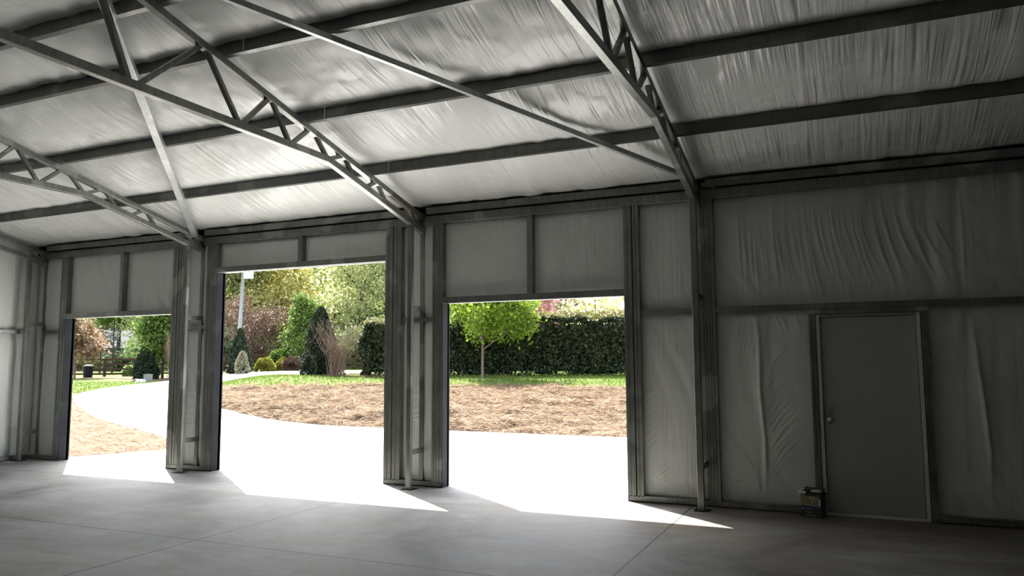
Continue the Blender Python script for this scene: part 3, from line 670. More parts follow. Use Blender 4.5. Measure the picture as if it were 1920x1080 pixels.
LM = {
 'young': leafmat('young_maple_leaf', (.095, .17, .014), (.16, .255, .022), (.25, .33, .04), .55),
 'hedge': leafmat('hedge_leaf', (.010, .017, .006), (.020, .030, .010), (.040, .052, .020), .12, .55),
 'hedgetip': leafmat('hedge_new_growth', (.09, .10, .03), (.13, .10, .05), (.10, .14, .03), .35),
 'ever': leafmat('dark_evergreen_needle', (.008, .016, .008), (.014, .026, .011), (.022, .036, .014), .08, .7),
 'green': leafmat('bright_green_leaf', (.035, .070, .010), (.065, .115, .018), (.12, .165, .045), .45),
 'yellow': leafmat('yellow_green_spring_leaf', (.14, .145, .05), (.24, .225, .09), (.32, .29, .14), .5),
 'olive': leafmat('olive_spring_leaf', (.09, .105, .045), (.16, .175, .08), (.24, .25, .13), .5),
 'mid': leafmat('mid_green_leaf', (.07, .10, .04), (.13, .17, .065), (.21, .25, .11), .5),
 'deep': leafmat('deep_green_leaf', (.05, .065, .035), (.09, .11, .055), (.14, .16, .085), .4),  # darkest of the woodland greens
 'red': leafmat('reddish_spring_leaf', (.07, .04, .03), (.11, .068, .05), (.16, .11, .085), .4),
 'pink': leafmat('pink_tan_leaf', (.16, .10, .07), (.23, .15, .11), (.16, .14, .05), .4),
 'rose': leafmat('rose_pink_blossom', (.22, .07, .08), (.30, .13, .14), (.32, .22, .19), .4),
 'pine': leafmat('pine_needle', (.014, .03, .018), (.022, .044, .026), (.035, .06, .036), .15),
 'gold': leafmat('golden_shrub_leaf', (.10, .11, .012), (.16, .15, .02), (.07, .09, .012), .35),
 'brown': leafmat('brown_clipped_leaf', (.05, .03, .022), (.075, .045, .034), (.10, .06, .045), .2),
 'white': leafmat('variegated_leaf', (.11, .11, .07), (.18, .17, .12), (.07, .08, .04), .3),
}
M['bark'] = simple('grey_brown_bark', (.12, .10, .08), .9, 0, .1, .35, 14)
M['barkd'] = simple('dark_bark', (.045, .038, .03), .9, 0, .1, .35, 10)
M['twig'] = simple('tan_bare_twig', (.15, .105, .08), .85, 0, .15, .25, 8)
M['core'] = simple('shaded_inner_foliage', (.006, .010, .005), 1.0, 0, 0, .3, 6)  # solid near-black cores, the shade inside the plants put into the colour

def leaves(name, pts, size, mat, parent, aspect=1.8, droop=0.0, seed=0):
    """individual pointed leaves: one folded rhombus each"""
    r = np.random.default_rng(seed); n = len(pts); pts = np.asarray(pts, float)
    d = r.normal(size=(n, 3)); d[:, 2] -= droop; d /= np.linalg.norm(d, axis=1)[:, None]
    e = r.normal(size=(n, 3)); e -= (e * d).sum(1)[:, None] * d; e /= np.linalg.norm(e, axis=1)[:, None]
    s = size * (.6 + .8 * r.random(n)); L = (s * aspect)[:, None] * .5; Wd = s[:, None] * .5; nn = np.cross(d, e)
    v = np.stack([pts - d * L, pts + e * Wd + nn * Wd * .35, pts + d * L, pts - e * Wd + nn * Wd * .35], 1).reshape(-1, 3)
    f = (np.arange(n)[:, None] * 4 + np.array([0, 1, 2, 3])[None, :])
    o = np_obj(name, v, f, mat, parent, smooth=False); return o
def branches(mb, base, h, spread, n, seed, r0=.1, split=.3, curve=.2, vase=False, sub=3):
    """trunk with forking limbs; returns limb tip and side points"""
    R = random.Random(seed); base = Vector(base); tips = []
    top = base + Vector((R.uniform(-.04, .04) * h, R.uniform(-.04, .04) * h, h * .92))
    fork = base.lerp(top, split)
    def limb(p, q, r, lvl):
        mid = p.lerp(q, .5) + Vector((R.uniform(-1, 1), R.uniform(-1, 1), R.uniform(0, .8))) * (q - p).length * curve * .5
        pts = [p, p.lerp(mid, .5) * 1, mid, mid.lerp(q, .55), q]; mb.tube(pts, [r, r * .85, r * .65, r * .45, r * .22], 5 if lvl else 6)
        for a in (.45, .6, .75, .9, 1.0): tips.append((p.lerp(mid, a * 2) if a < .5 else mid.lerp(q, a * 2 - 1), lvl))
        if lvl < sub - 1:
            for k in range(3 if lvl == 0 else 2):
                s = mid.lerp(q, R.uniform(-.2, .8)) if k else mid
                dv = (q - p).normalized() * .7 + Vector((R.uniform(-1, 1), R.uniform(-1, 1), R.uniform(-.3, .7)))
                limb(s, s + dv.normalized() * (q - p).length * R.uniform(.4, .62), r * .42, lvl + 1)
    mb.tube([base - Vector((0, 0, .1)), base + Vector((0, 0, .05)), fork, fork.lerp(top, .5), top], [r0 * 1.25, r0, r0 * .85, r0 * .45, r0 * .12], 8)
    for k in range(n):
        a = k * 2.4 + R.uniform(-.3, .3); f = k / max(1, n - 1)
        s = fork.lerp(top, f * .8); reach = spread * (1 - .55 * f if not vase else .55 + .45 * f) * R.uniform(.8, 1.05)
        q = s + Vector((math.cos(a) * reach, math.sin(a) * reach, reach * (R.uniform(.35, .9))))
        if q.z > base.z + h: q.z = base.z + h * R.uniform(.9, 1)
        limb(s, q, r0 * .5 * (1 - .5 * f), 0)
    return tips
def crown_pts(tips, n, jit, seed, lvlmin=0):
    r = np.random.default_rng(seed); T = np.array([tuple(p) for p, l in tips if l >= lvlmin]); idx = r.integers(0, len(T), n)
    return T[idx] + r.normal(size=(n, 3)) * jit
def blob_pts(c, rad, n, seed, shell=.55, lumps=18):
    """leaf positions over an irregular crown made of overlapping clumps"""
    r = np.random.default_rng(seed); L = r.normal(size=(lumps, 3)); L /= np.linalg.norm(L, axis=1)[:, None]; L *= (r.random((lumps, 1)) ** .5) * .68
    s = r.uniform(.26, .48, lumps); idx = r.choice(lumps, n, p=s ** 2 / (s ** 2).sum())
    d = r.normal(size=(n, 3)); d /= np.linalg.norm(d, axis=1)[:, None]; rr = s[idx][:, None] * (shell + (1 - shell) * r.random((n, 1)))
    return np.array(c) + (L[idx] + d * rr) * np.array(rad)
def site(px_slope, u):
    """point at distance u along the lot axis, px_slope sideways per metre"""
    v = px_slope * u; x = u * SX + v * SYy; y = u * SYy - v * SX - 8.705; return x, y
def gz(x, y): return float(H(x, y)) - .045
def tree(name, label, x, y, h, w, leaf, nleaf, lsize, cat='tree', seed=1, trunk=.12, limbs=9, split=.3, bark='bark', group=None, jit=None, blob=0, crownz=.6, vase=False, sub=3, bark_r=None):
    z = gz(x, y); t = thing(name, label, cat, (x, y, z), group)
    mb = MB(); tips = branches(mb, (x, y, z), h, w / 2, limbs, seed, trunk, split, vase=vase, sub=sub); mb.build('trunk', M[bark], t, True)
    if nleaf:
        p = crown_pts(tips, nleaf, jit or w * .06, seed)
        if blob: p = np.concatenate([p, blob_pts((x, y, z + h * crownz), (w * .62, w * .62, h * (1 - split) * .62), blob, seed + 5)])
        leaves('foliage', p, lsize, LM[leaf], t, seed=seed)
    return t
def cone_shrub(name, label, x, y, h, w, leaf, n, lsize, seed=1, power=.75, bulge=.0, cat='shrub', group=None, top=.02):
    z = gz(x, y); t = thing(name, label, cat, (x, y, z), group)
    r = np.random.default_rng(seed); q = r.random(n) ** 1.0; a = r.random(n) * 2 * np.pi
    prof = lambda q: (w / 2) * np.clip((1 - q) ** power * (1 - .25 * np.exp(-q * 10)), top, 1)
    lumpy = 1 + .10 * np.sin(a * 3 + q * 9 + seed) + .07 * np.sin(a * 7 - q * 15)
    R_ = prof(q) * lumpy * (.86 + .16 * r.random(n)); p = np.stack([x + R_ * np.cos(a), y + R_ * np.sin(a), z + .03 + q * h], 1)
    leaves('foliage', p, lsize, LM[leaf], t, seed=seed)
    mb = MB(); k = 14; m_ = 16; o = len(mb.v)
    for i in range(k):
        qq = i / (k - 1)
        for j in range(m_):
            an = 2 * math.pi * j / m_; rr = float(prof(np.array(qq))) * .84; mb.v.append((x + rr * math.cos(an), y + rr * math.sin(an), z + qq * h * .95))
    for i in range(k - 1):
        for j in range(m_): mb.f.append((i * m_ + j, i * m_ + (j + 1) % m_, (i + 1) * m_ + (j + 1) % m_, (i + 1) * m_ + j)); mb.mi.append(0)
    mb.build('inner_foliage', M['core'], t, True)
    return t
def ball_shrub(name, label, x, y, w, h, leaf, n, lsize, seed=1, cat='shrub'):
    z = gz(x, y); t = thing(name, label, cat, (x, y, z))
    r = np.random.default_rng(seed); d = r.normal(size=(n, 3)); d /= np.linalg.norm(d, axis=1)[:, None]; d[:, 2] = np.abs(d[:, 2]) * 1.0
    lump_ = 1 + .1 * np.sin(d[:, 0] * 6 + seed) * np.cos(d[:, 1] * 5)
    p = np.array([x, y, z + h * .25]) + d * np.array([w / 2, w / 2, h * .75]) * (lump_ * (.9 + .14 * r.random(n)))[:, None]
    low = r.random(n // 3) * 2 * np.pi; p2 = np.stack([x + np.cos(low) * w * .47, y + np.sin(low) * w * .47, z + r.random(n // 3) * h * .35], 1)
    leaves('foliage', np.concatenate([p, p2]), lsize, LM[leaf], t, seed=seed)
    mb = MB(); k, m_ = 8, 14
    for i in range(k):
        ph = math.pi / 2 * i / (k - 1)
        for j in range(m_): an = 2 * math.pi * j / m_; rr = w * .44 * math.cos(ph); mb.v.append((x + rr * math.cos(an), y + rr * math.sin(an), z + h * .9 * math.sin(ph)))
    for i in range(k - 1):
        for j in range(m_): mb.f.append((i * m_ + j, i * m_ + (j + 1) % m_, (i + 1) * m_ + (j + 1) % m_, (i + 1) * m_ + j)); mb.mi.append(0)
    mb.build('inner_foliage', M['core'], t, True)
    return t
def twig_shrub(name, label, x, y, h, w, n, seed, cat='shrub'):
    z = gz(x, y); R = random.Random(seed); t = thing(name, label, cat, (x, y, z)); mb = MB()
    for k in range(n):
        a = R.uniform(0, 2 * math.pi); rr = R.uniform(.15, 1) ** .7 * w / 2; hh = h * R.uniform(.65, 1) * (1 - .25 * rr / (w / 2))
        b = Vector((x + R.gauss(0, w * .08), y + R.gauss(0, w * .08), z)); tp = Vector((x + rr * math.cos(a), y + rr * math.sin(a), z + hh))
        m1 = b.lerp(tp, .35) - Vector((math.cos(a), math.sin(a), 0)) * rr * .12 + Vector((0, 0, hh * .05))
        m2 = b.lerp(tp, .7) - Vector((math.cos(a), math.sin(a), 0)) * rr * .04
        mb.tube([b, m1, m2, tp], [.010, .008, .005, .003], 4)
        for j in range(4):
            s = m1.lerp(m2, R.random()) if j < 2 else m2.lerp(tp, R.random()); e = s + Vector((R.uniform(-.3, .3), R.uniform(-.3, .3), R.uniform(.2, .6))) * (h * .22)
            mb.tube([s, s.lerp(e, .5) + Vector((R.uniform(-.02, .02), 0, .01)), e], [.005, .004, .002], 3)
    mb.build('bare_stems', M['twig'], t)
    return t

# --- near garden
# young green tree on the lawn
tree('young_tree', 'young bright green tree on the lawn in front of the hedge', -13.16, 17.72, 4.4, 3.5, 'young', 17000, .075, seed=11, trunk=.055, limbs=15, split=.27, jit=.20, vase=False)
# hedge (one continuous planting)
def hedge():
    A = Vector((-18.62, 17.9)); B = Vector((-11.9, 20.9)); C = Vector((-5.0, 23.6)); D = Vector((4, 27)); path = [A, B, C, D]
    t = thing('clipped_hedge', 'long dark evergreen hedge along the top of the bank', 'hedge', (A.x, A.y, gz(A.x, A.y)))
    r = np.random.default_rng(3); P = []; Tp = []
    mb = MB()
    for a, b in zip(path[:-1], path[1:]):
        d = (b - a); L = d.length; d = d / L; nrm = Vector((d.y, -d.x)); n = int(L * 2100)
        s = r.random(n) * L; hh = np.interp(a.x + d.x * s, [-20, -12, -5, 5], [1.98, 2.25, 2.36, 2.5]) * (1 + .035 * np.sin(s * 2.1) + .03 * np.sin(s * 5.3))
        kind = r.random(n); front = kind < .62
        tq = r.random(n) ** .8; off = np.where(front, .75 + .12 * np.sin(s * 3.1 + tq * 5) + .12 * r.random(n) - .05, (r.random(n) * 2 - 1) * .8)
        zz = np.where(front, tq * hh, hh - .14 * r.random(n) + .05)
        off = np.where(front & (zz > hh * .86), off - .1, off)
        x = a.x + d.x * s + nrm.x * off; y = a.y + d.y * s + nrm.y * off; z = H(x, y) - .04 + zz
        P.append(np.stack([x, y, z], 1))
        m_ = int(L * 480); s = r.random(m_) * L; hh = np.interp(a.x + d.x * s, [-20, -12, -5, 5], [1.98, 2.25, 2.36, 2.5]); off = (r.random(m_) * 2 - 1) * .85
        x = a.x + d.x * s + nrm.x * off; y = a.y + d.y * s + nrm.y * off; Tp.append(np.stack([x, y, H(x, y) + hh + .02 + .30 * r.random(m_) ** 1.6], 1))
        g = gz(a.x, a.y)
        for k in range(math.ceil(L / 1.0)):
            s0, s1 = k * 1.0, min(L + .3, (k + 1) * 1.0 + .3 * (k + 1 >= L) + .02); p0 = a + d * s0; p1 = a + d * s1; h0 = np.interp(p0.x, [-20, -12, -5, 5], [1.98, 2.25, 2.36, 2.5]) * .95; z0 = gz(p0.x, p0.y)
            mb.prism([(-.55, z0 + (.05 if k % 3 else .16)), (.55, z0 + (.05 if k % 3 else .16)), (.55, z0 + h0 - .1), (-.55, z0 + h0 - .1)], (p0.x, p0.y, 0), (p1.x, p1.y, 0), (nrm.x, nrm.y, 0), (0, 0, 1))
        for k in range(int(L / 1.1)):
            p0 = a + d * (k * 1.1 + .5); z0 = gz(p0.x, p0.y); mb.tube([(p0.x, p0.y, z0), (p0.x + .05, p0.y, z0 + .6)], [.06, .05], 6)
    # left end cap
    n = 2200; q = r.random(n); w_ = (r.random(n) * 2 - 1) * .85; d = (B - A).normalized(); nrm = Vector((d.y, -d.x)); back = .12 * r.random(n) - .1 * np.sin(q * 8)
    x = A.x - d.x * back + nrm.x * w_; y = A.y - d.y * back + nrm.y * w_; P.append(np.stack([x, y, H(x, y) + q * 1.98], 1))
    leaves('foliage', np.concatenate(P), .085, LM['hedge'], t, 1.6, seed=4)
    leaves('new_growth', np.concatenate(Tp), .075, LM['hedgetip'], t, 1.6, seed=5)['label'] = 'yellowish new growth on top'
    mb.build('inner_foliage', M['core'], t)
hedge()
cone_shrub('conical_evergreen', 'tall dark conical evergreen shrub beside the bare twiggy bush', -21.1, 17.98, 2.95, 1.75, 'ever', 9000, .06, 21, .55)
twig_shrub('bare_shrub', 'bare twiggy tan bush in front of the tall conical evergreen', -19.55, 17.1, 2.75, 2.7, 120, 31)
cone_shrub('conical_evergreen', 'dark conical evergreen below the grey light pole', -38.25, 31.09, 3.05, 1.75, 'ever', 5000, .09, 22, .6)
cone_shrub('variegated_shrub', 'small pale variegated shrub in front of the left conical evergreen', -35.9, 28.9, 1.45, .95, 'white', 1600, .08, 23, .45)
ball_shrub('golden_shrub', 'low golden rounded shrub right of the pale variegated shrub', -38.09, 33.36, 1.35, 1.0, 'gold', 2200, .08, 24)
ball_shrub('yellow_green_shrub', 'larger yellow green shrub between the golden shrub and the green tree', -39.9, 37.0, 1.9, 1.6, 'green', 2600, .1, 25)
ball_shrub('brown_clipped_shrub', 'round clipped reddish brown shrub', -37.08, 34.91, 1.2, 1.0, 'brown', 2600, .065, 26)
ball_shrub('golden_shrub', 'small golden shrub just behind the round brown shrub', -38.6, 35.9, 1.1, .95, 'gold', 1500, .08, 27)
ball_shrub('brown_clipped_shrub', 'partly hidden brown shrub near the trunk of the bright green tree', -36.6, 36.6, 1.1, 1.0, 'brown', 1800, .07, 28)
tree('columnar_tree', 'bright green upright tree behind the round shrubs', -38.26, 37.67, 6.6, 2.3, 'green', 12000, .11, seed=12, trunk=.09, limbs=16, split=.12, jit=.26, bark='barkd')
tree('reddish_tree', 'wide tree with dull reddish spring leaves', -47.64, 42.22, 5.2, 6.2, 'red', 9000, .10, seed=13, trunk=.12, limbs=12, split=.16, jit=.38, vase=True)
tree('pink_leafed_tree', 'small tree with pinkish tan leaves in the leftmost opening', -50.3, 27.9, 4.5, 3.0, 'pink', 4200, .15, seed=14, trunk=.08, limbs=11, split=.2, jit=.28, bark='twig')
cone_shrub('conical_evergreen', 'dark rounded evergreen under the leafy tree in the leftmost opening', -43.9, 28.4, 2.2, 1.8, 'ever', 4200, .1, 29, .5)
x, y = site(-.456, 53); tree('leafy_tree', 'bright green leafy tree at the right of the leftmost opening', x, y, 6.2, 3.3, 'green', 13000, .125, seed=15, trunk=.10, limbs=16, split=.16, jit=.36, bark='barkd')
twig_shrub('bare_shrub', 'tall bare twiggy bush at the right edge of the leftmost opening', -40.9, 27.9, 3.9, 1.5, 60, 33)
ball_shrub('low_shrub', 'small green shrub against the rail fence', -50.9, 33.0, 1.3, .9, 'mid', 1200, .1, 36)

# fence
M['rail'] = simple('dark_stained_rail_wood', (.050, .030, .022), .8, 0, .2, .3, 5)
def fence(x0, y0, x1, y1, label, step=2.6, h=1.35):
    A, B = Vector((x0, y0)), Vector((x1, y1)); L = (B - A).length; d = (B - A) / L; n = max(1, round(L / step))
    t = thing('rail_fence', label, 'fence', (x0, y0, gz(x0, y0)))
    for k in range(n + 1):
        p = A + d * (L * k / n); z = gz(p.x, p.y); mb = MB().bar((p.x, p.y, z - .1), (p.x, p.y, z + h + .05), .16, .16, (1, 0, 0)); mb.build('post', M['rail'], t)
    for i in range(4):
        for k in range(n):
            p, q = A + d * (L * k / n), A + d * (L * (k + 1) / n); hz = .22 + i * (h - .22) / 3.15
            nx, ny = d.y * .1, -d.x * .1
            mb = MB().bar((p.x + nx, p.y + ny, gz(p.x, p.y) + hz), (q.x + nx, q.y + ny, gz(q.x, q.y) + hz), .14, .04, (0, 0, 1)); mb.build('rail', M['rail'], t)
fence(-56.5, 28.6, -45.5, 36.2, 'dark stained four rail fence seen through the leftmost opening')
fence(-45.5, 36.2, -33, 52, 'dark rail fence behind the round shrubs', 2.6)
fence(-33, 52, -22, 60, 'dark rail fence glimpsed left of the hedge', 2.7)

# trash can
t = thing('trash_can', 'dark blue black trash can beside the pinkish tree', 'trash can', (-51.2, 29.6, gz(-51.2, 29.6)))
M['can'] = simple('dark_can_plastic', (.005, .007, .012), .6, 0, .2, .1)
def ring(c, prof, n=20, mat=None, name='x', parent=None, smooth=True):
    mb = MB()
    for (r, h) in prof:
        for k in range(n): a = 2 * math.pi * k / n; mb.v.append((c[0] + r * math.cos(a), c[1] + r * math.sin(a), c[2] + h))
    for i in range(len(prof) - 1):
        for k in range(n): mb.f.append((i * n + k, i * n + (k + 1) % n, (i + 1) * n + (k + 1) % n, (i + 1) * n + k)); mb.mi.append(0)
    mb.f.append(tuple(k for k in range(n - 1, -1, -1))); mb.mi.append(0); mb.f.append(tuple((len(prof) - 1) * n + k for k in range(n))); mb.mi.append(0)
    return mb.build(name, mat, parent, smooth)
cz = gz(-51.2, 29.6)
ring((-51.2, 29.6, cz), [(.27, 0), (.30, .1), (.35, .78), (.35, .8)], mat=M['can'], name='bin_body', parent=t)
ring((-51.2, 29.6, cz), [(.375, .80), (.38, .84), (.33, .90), (.15, .94)], mat=simple('can_lid', (.05, .055, .065), .35), name='lid', parent=t)
# utility box and stones
z = gz(-39.9, 25.2); mb = MB().box(-40.12, -39.68, 25.05, 25.35, z, z + .45); mb.box(-40.14, -39.66, 25.03, 25.37, z + .45, z + .48)
tag(mb.build('utility_box', simple('pale_grey_plastic', (.10, .11, .12), .5)), 'small pale grey utility box beside the driveway', 'box')
for k, (dx, dy, s_, lb) in enumerate([(-1.6, .5, .28, 'leftmost grey edging stone near the utility box'), (-1.1, .25, .24, 'grey edging stone second from the left near the utility box'), (-.7, .05, .26, 'grey edging stone closest to the utility box'), (.25, -.75, .34, 'flat pale stone in front of the utility box')]):
    x, y = -39.9 + dx, 25.2 + dy; z = gz(x, y); R = random.Random(k); vs = []; fs = []
    for i in range(5):
        for j in range(9): ph = math.pi * (i + .3) / 5.2; an = 2 * math.pi * j / 9; q = 1 + R.uniform(-.15, .15); vs.append((x + s_ * q * math.sin(ph) * math.cos(an), y + s_ * q * .8 * math.sin(ph) * math.sin(an), z + .06 + s_ * .42 * q * math.cos(ph)))
    for i in range(4):
        for j in range(9): fs.append((i * 9 + j, (i + 1) * 9 + j, (i + 1) * 9 + (j + 1) % 9, i * 9 + (j + 1) % 9))
    fs.append(tuple(range(9))); fs.append(tuple(range(44, 35, -1)))
    tag(MB().add(vs, fs).build('edging_stone', M['galv'] if k == 3 else simple('grey_stone', (.10, .10, .105), .9)), lb, 'stone')

# poles
M['pole'] = simple('pale_grey_pole', (.26, .28, .30), .5, .3)
x, y = site(-.3585, 62); z = gz(x, y)
t = thing('light_pole', 'pale grey pole with a square fixture behind the left conical evergreen', 'pole', (x, y, z))
mb = MB().tube([(x, y, z - .2), (x + .30, y + .14, z + 10.5)], [.17, .13], 12); mb.build('pole', M['pole'], t, True)
mb = MB().box(x + .36, x + 1.0, y + .0, y + .45, z + 7.55, z + 8.15); mb.build('fixture_box', simple('fixture_white', (.5, .52, .55), .5), t)
mb = MB().bar((x + .1, y + .1, z + 7.8), (x + .5, y + .25, z + 7.8), .06, .06, (0, 0, 1)); mb.build('mount_arm', M['pole'], t)
x2, y2 = site(-.367, 80); z2 = gz(x2, y2)
t = thing('utility_pole', 'thin dark utility pole left of the pale grey pole', 'pole', (x2, y2, z2))
MB().tube([(x2, y2, z2 - .2), (x2, y2, z2 + 13)], [.16, .12], 10).build('pole', M['barkd'], t, True)
MB().bar((x2 - .9, y2 - .4, z2 + 11.2), (x2 + .9, y2 + .4, z2 + 11.2), .1, .1, (0, 0, 1)).build('crossarm', M['barkd'], t)
x3, y3 = site(-.572, 75); z3 = gz(x3, y3)
t = thing('utility_pole', 'grey weathered utility pole above the pinkish tree', 'pole', (x3, y3, z3))
MB().tube([(x3, y3, z3 - .2), (x3 + .1, y3, z3 + 11)], [.2, .15], 10).build('pole', M['bark'], t, True)
def wire(pa, pb, sag, label):
    pa, pb = Vector(pa), Vector(pb); pts = []
    for k in range(13):
        f_ = k / 12; q = pa.lerp(pb, f_); q.z -= sag * 4 * f_ * (1 - f_); pts.append(q)
    tag(MB().tube(pts, .022, 5).build('overhead_wire', M['pole']), label, 'wire')
xe, ye = site(-.08, 72); ze = gz(xe, ye)
wire((x2, y2, z2 + 9.2), (xe, ye, ze + 4.6), .6, 'upper overhead wire crossing the woods to the right')
wire((x2, y2, z2 + 8.6), (xe, ye, ze + 4.0), .6, 'lower overhead wire crossing the woods to the right')
wire((x2, y2, z2 + 7.6), (site(-.62, 80)[0], site(-.62, 80)[1], z2 + 7.2), .3, 'overhead wire running left from the thin pole')
# stake light
x, y = -25.4, 19.0; z = gz(x, y); t = thing('path_light', 'small stake light at the edge of the driveway', 'light stake', (x, y, z))
MB().tube([(x, y, z), (x, y, z + .26)], .012, 6).build('stake', M['pole'], t); ring((x, y, z), [(.03, .22), (.055, .25), (.02, .30)], 10, M['galv'], 'cap', t)

# house beyond the fence
x, y = site(-.53, 112); z = gz(x, y)
t = thing('house', 'pale roofed low building beyond the woods in the leftmost opening', 'building', (x, y, z))
hd = Vector((math.cos(.55), math.sin(.55), 0)); hn_ = Vector((-hd.y, hd.x, 0)); c0 = Vector((x, y, z))
def hb(name, a0, a1, b0, b1, z0, z1, mat):
    mb = MB().prism([(a0, z0), (a1, z0), (a1, z1), (a0, z1)], c0 + hn_ * b0, c0 + hn_ * b1, hd, (0, 0, 1)); return mb.build(name, mat, t)
hb('wall', -9, 9, -4, 4, 0, 3.0, simple('house_wall', (.12, .10, .09), .9))
mb = MB().prism([(-4.6, 2.9), (4.6, 2.9), (0, 5.6)], c0 - hd * 9.5, c0 + hd * 9.5, hn_, (0, 0, 1)); mb.build('roof', simple('grey_shingle_roof', (.10, .10, .105), .9, 0, .1, .1), t)
for a in (-6, -2, 3, 7): hb('window', a - .5, a + .5, -4.05, -4.0, .9, 2.1, simple('dark_window', (.02, .025, .03), .2))

# --- pines
def pine(label, x, y, h, w, seed):
    z = gz(x, y); t = thing('pine_tree', label, 'tree', (x, y, z)); R = random.Random(seed); mb = MB(); pts = []
    mb.tube([(x, y, z - .1), (x + .05, y, z + h)], [.09, .02], 7); r = np.random.default_rng(seed)
    for k in range(26):
        q = .35 + .63 * k / 26; a = k * 2.4; L = w / 2 * (1.12 - q) * 1.5 * R.uniform(.7, 1.1); p = Vector((x, y, z + h * q)); e = p + Vector((math.cos(a) * L, math.sin(a) * L, L * .35)); mb.tube([p, e], [.025, .008], 4)
        for s in (.4, .65, .85, 1.0): c = p.lerp(e, s); pts.append(np.array(c) + r.normal(size=(9, 3)) * .09)
    mb.build('trunk', M['barkd'], t); leaves('foliage', np.concatenate(pts), .045, LM['pine'], t, 5.0, seed=seed)
pine('small dark pine left of its twin beyond the fence', *site(-.538, 66), 4.2, 2.2, 3)
pine('small dark pine right of its twin beyond the fence', *site(-.522, 66), 4.2, 2.2, 5)

# --- woods: every tree its own object
woods = [
 # slope, u, h, w, leaf, leaves, size, blob, split, label
 (-.372, 78, 15, 9, 'olive', 3500, .34, 5000, .08, 'olive green tree in the woods behind the two poles'),
 (-.328, 80, 13.5, 13, 'yellow', 4000, .33, 7000, .08, 'large yellow green tree in the woods right of the pale pole'),
 (-.275, 104, 22, 12, 'mid', 3000, .38, 4500, .2, 'tall mid green tree behind the bright upright tree'),
 (-.235, 90, 20, 11, 'mid', 3500, .30, 1800, .18, 'broad spring green tree above the tall conical evergreen'),
 (-.20, 76, 16, 9, 'olive', 4000, .27, 1500, .15, 'leafy olive tree behind the bare twiggy bush'),
 (-.168, 84, 18, 10, 'green', 3500, .28, 2500, .15, 'green tree at the right edge of the tallest opening'),
 (-.12, 92, 18, 11, 'olive', 3000, .34, 4000, .15, 'olive tree hidden mostly behind the pier'),
 (-.09, 62, 11, 8, 'green', 3000, .26, 3500, .15, 'bright green tree behind the left end of the hedge in the rightmost opening'),
 (-.055, 80, 14, 10, 'mid', 3000, .3, 4000, .12, 'mid green tree behind the young tree'),
 (-.60, 96, 15, 10, 'mid', 2500, .34, 4000, .12, 'mid green tree at the left edge of the leftmost opening'),
 (-.565, 125, 17, 12, 'olive', 2500, .4, 3500, .12, 'olive tree behind the grey weathered pole'),
 (-.515, 90, 14, 8, 'green', 2500, .32, 3500, .52, 'bright spring green tree above the pale roofed building'),
 (-.488, 84, 12, 6, 'olive', 2000, .26, 600, .35, 'brownish budding tree right of the pale roofed building'),
 (-.455, 98, 15, 10, 'mid', 2500, .36, 4000, .12, 'mid green tree behind the leafy tree'),
 (-.415, 92, 16, 10, 'olive', 2500, .34, 4000, .12, 'olive tree behind the second pier'),
]
for i, (sl, u, h, w, lf, nl, ls, bl, sp, lb) in enumerate(woods):
    x, y = site(sl, u); tree('woodland_tree', lb, x, y, h, w, lf, int(nl * 2.4), ls * .6, seed=50 + i, trunk=.22, limbs=14, split=sp, jit=.6, blob=int(bl * 2.2), bark='barkd')
rear = [(-.64, 135), (-.60, 140), (-.54, 150), (-.50, 138), (-.46, 135), (-.43, 125), (-.40, 130), (-.37, 122), (-.34, 130), (-.305, 124), (-.275, 132), (-.245, 122), (-.215, 128), (-.185, 120), (-.155, 128), (-.12, 124), (-.085, 120), (-.05, 124), (-.02, 118)]
ORD = ['first', 'second', 'third', 'fourth', 'fifth', 'sixth', 'seventh', 'eighth', 'ninth', 'tenth', 'eleventh']
cnt = {}
for i, (sl, u) in enumerate(rear):
    x, y = site(sl, u); side = 'leftmost' if sl < -.42 else ('tallest' if sl < -.14 else 'rightmost')
    cnt[side] = cnt.get(side, -1) + 1
    tree('woodland_tree', f'back row woods tree, {ORD[cnt[side]]} from the left through the {side} opening', x, y, (19 if sl < -.42 else 27) + 2 * (i % 3) if sl < -.1 else 13, 15, ('olive', 'mid', 'yellow', 'olive')[i % 4], 2500, .38, seed=90 + i, trunk=.25, limbs=8, split=.05, jit=1.1, blob=8000, bark='barkd', sub=2, group=f'back row of woods through the {side} opening')
cnt = {}
# undergrowth row at the wood edge
UG = [(-.375, 74, 4.5, 5), (-.335, 80, 4, 6), (-.30, 78, 4, 6), (-.26, 74, 4.5, 6), (-.22, 70, 4, 5), (-.185, 70, 4.5, 5.5), (-.15, 72, 4, 6), (-.585, 82, 3.2, 6), (-.548, 84, 1.9, 6), (-.505, 82, 2.2, 5), (-.47, 80, 3.4, 6)]
for i, (sl, u, h, w) in enumerate(UG):
    x, y = site(sl, u); z = gz(x, y); side = 'leftmost' if sl < -.42 else 'tallest'
    k_ = sorted(q[0] for q in UG if (q[0] < -.42) == (sl < -.42)).index(sl)
    t = thing('undergrowth_bush', f'bush at the foot of the woods, {ORD[k_]} from the left in the {side} opening', 'bush', (x, y, z), f'bushes at the foot of the woods in the {side} opening')
    leaves('foliage', blob_pts((x, y, z + h * .45), (w * .6, w * .6, h * .62), 3000, 200 + i), .24, LM[('deep', 'mid', 'olive')[i % 3]], t, seed=i)
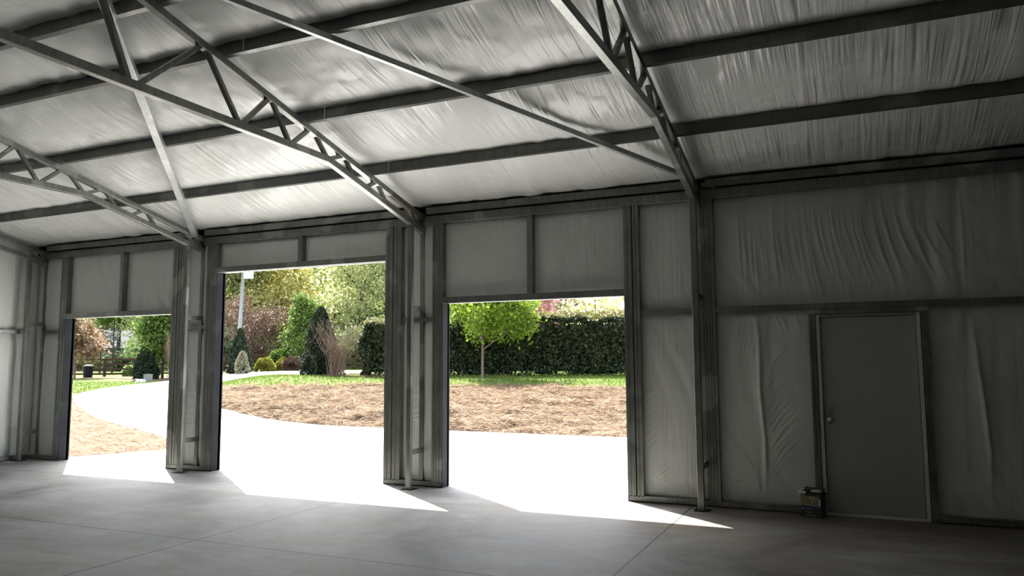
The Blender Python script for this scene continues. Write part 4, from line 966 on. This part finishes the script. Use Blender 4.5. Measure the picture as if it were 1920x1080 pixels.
# behind the hedge, right opening
x, y = site(.036, 47); tree('blossom_tree', 'rose pink blossoming tree above the hedge', x, y, 5.4, 3.6, 'rose', 3200, .13, seed=16, trunk=.08, limbs=11, split=.35, jit=.25, vase=True)
for i, (sl, u, h, w, lf, n, lb) in enumerate([(.062, 62, 12, 6, 'deep', 1500, 'dark sparse tree right of the pink blossoms'), (.088, 66, 11, 7, 'yellow', 1300, 'thin spring tree with bare limbs above the hedge, left of its neighbours'),
        (.112, 58, 10, 6, 'yellow', 1100, 'thin spring tree with bare limbs above the middle right of the hedge'), (.135, 64, 12, 7, 'olive', 1200, 'thin spring tree with bare limbs at the right edge of the rightmost opening'),
        (.15, 52, 8, 5, 'yellow', 1500, 'leafier small tree just inside the right post of the rightmost opening'), (.02, 72, 9, 7, 'mid', 2500, 'green tree behind the pink blossoms')]):
    x, y = site(sl, u); tree('woodland_tree', lb, x, y, h, w, lf, n, .2, seed=70 + i, trunk=.13, limbs=10, split=.12, jit=.5, bark='barkd')
x, y = site(.1, 90)
for i, sl in enumerate((.03, .07, .11, .15, .19)):
    x, y = site(sl, 95); z = gz(x, y); t = thing('undergrowth_bush', f'distant low bush behind the hedge, {ORD[i]} from the left', 'bush', (x, y, z), 'distant bushes behind the hedge')
    leaves('foliage', blob_pts((x, y, z + 2.2), (5, 5, 3.0), 1800, 240 + i), .3, LM[('mid', 'olive')[i % 2]], t, seed=i)

# grass tufts near the bank edge and straw clumps: uncountable, one object each
def tufts():
    r = np.random.default_rng(9); n = 42000
    u = r.uniform(24, 48, n); s = r.uniform(-.66, .18, n) ; x = u * SX + s * u * SYy; y = u * SYy - s * u * SX - 8.705
    ok = ~inside(x, y, DRIVE) & ~inside(x, y, STRAW_R) & ~inside(x, y, STRAW_L) & (y > 9); x, y = x[ok], y[ok]; z = H(x, y) - .05; n = len(x)
    a = r.random(n) * 6.28; h = r.uniform(.05, .12, n); w = .02; dx, dy = np.cos(a) * w, np.sin(a) * w
    v = np.stack([np.stack([x - dx, y - dy, z], 1), np.stack([x + dx, y + dy, z], 1), np.stack([x + r.normal(size=n) * .03, y + r.normal(size=n) * .03, z + h], 1)], 1).reshape(-1, 3)
    o = np_obj('grass_blades', v, np.arange(n * 3).reshape(-1, 3), leafmat('grass_blade', (.055, .10, .014), (.095, .15, .022), (.15, .185, .045), .45), smooth=False)
    tag(o, 'short grass blades on the lawn', 'grass', kind='stuff')
tufts()
def litter():
    r = np.random.default_rng(12); n = 60000
    x = r.uniform(-24, 1, n); y = r.uniform(7.6, 16.5, n); ok = inside(x, y, STRAW_R); x, y = x[ok], y[ok]
    x2 = r.uniform(-31, -12, 12000); y2 = r.uniform(.6, 13, 12000); ok = inside(x2, y2, STRAW_L); x = np.concatenate([x, x2[ok]]); y = np.concatenate([y, y2[ok]])
    lift = r.random(len(x)) ** 2 * .025
    cx, cy = r.uniform(-23, -1, 260), r.uniform(7.8, 15.8, 260)                       # raised clumps
    k = r.integers(0, 260, 16000); sz = r.uniform(.10, .30, 260)[k]; gx = cx[k] + r.normal(size=16000) * sz; gy = cy[k] + r.normal(size=16000) * sz * .6; ok = inside(gx, gy, STRAW_R)
    x = np.concatenate([x, gx[ok]]); y = np.concatenate([y, gy[ok]]); lift = np.concatenate([lift, (r.random(16000) * .10)[ok]])
    n = len(x); z = H(x, y) + lift + .005 + np.clip(lump(x, y), 0, 1); a = r.normal(size=n) * .7 + .35; L = r.uniform(.06, .22, n); w = r.uniform(.005, .012, n); tz = r.normal(size=n) * .18
    dx, dy, dz = np.cos(a) * L, np.sin(a) * L, tz * L; px, py = -np.sin(a) * w, np.cos(a) * w
    v = np.stack([np.stack([x - dx, y - dy, z - dz], 1), np.stack([x + px, y + py, z + .01], 1), np.stack([x + dx, y + dy, z + dz], 1), np.stack([x - px, y - py, z + .01], 1)], 1).reshape(-1, 3)
    m = leafmat('straw_needle', (.06, .038, .024), (.19, .135, .088), (.34, .26, .185), .3, .9)
    o = np_obj('straw_litter', v, np.arange(n * 4).reshape(-1, 4), m, smooth=False)
    tag(o, 'loose dry straw lying in tufts on the mulched banks', 'straw', kind='stuff')
litter()
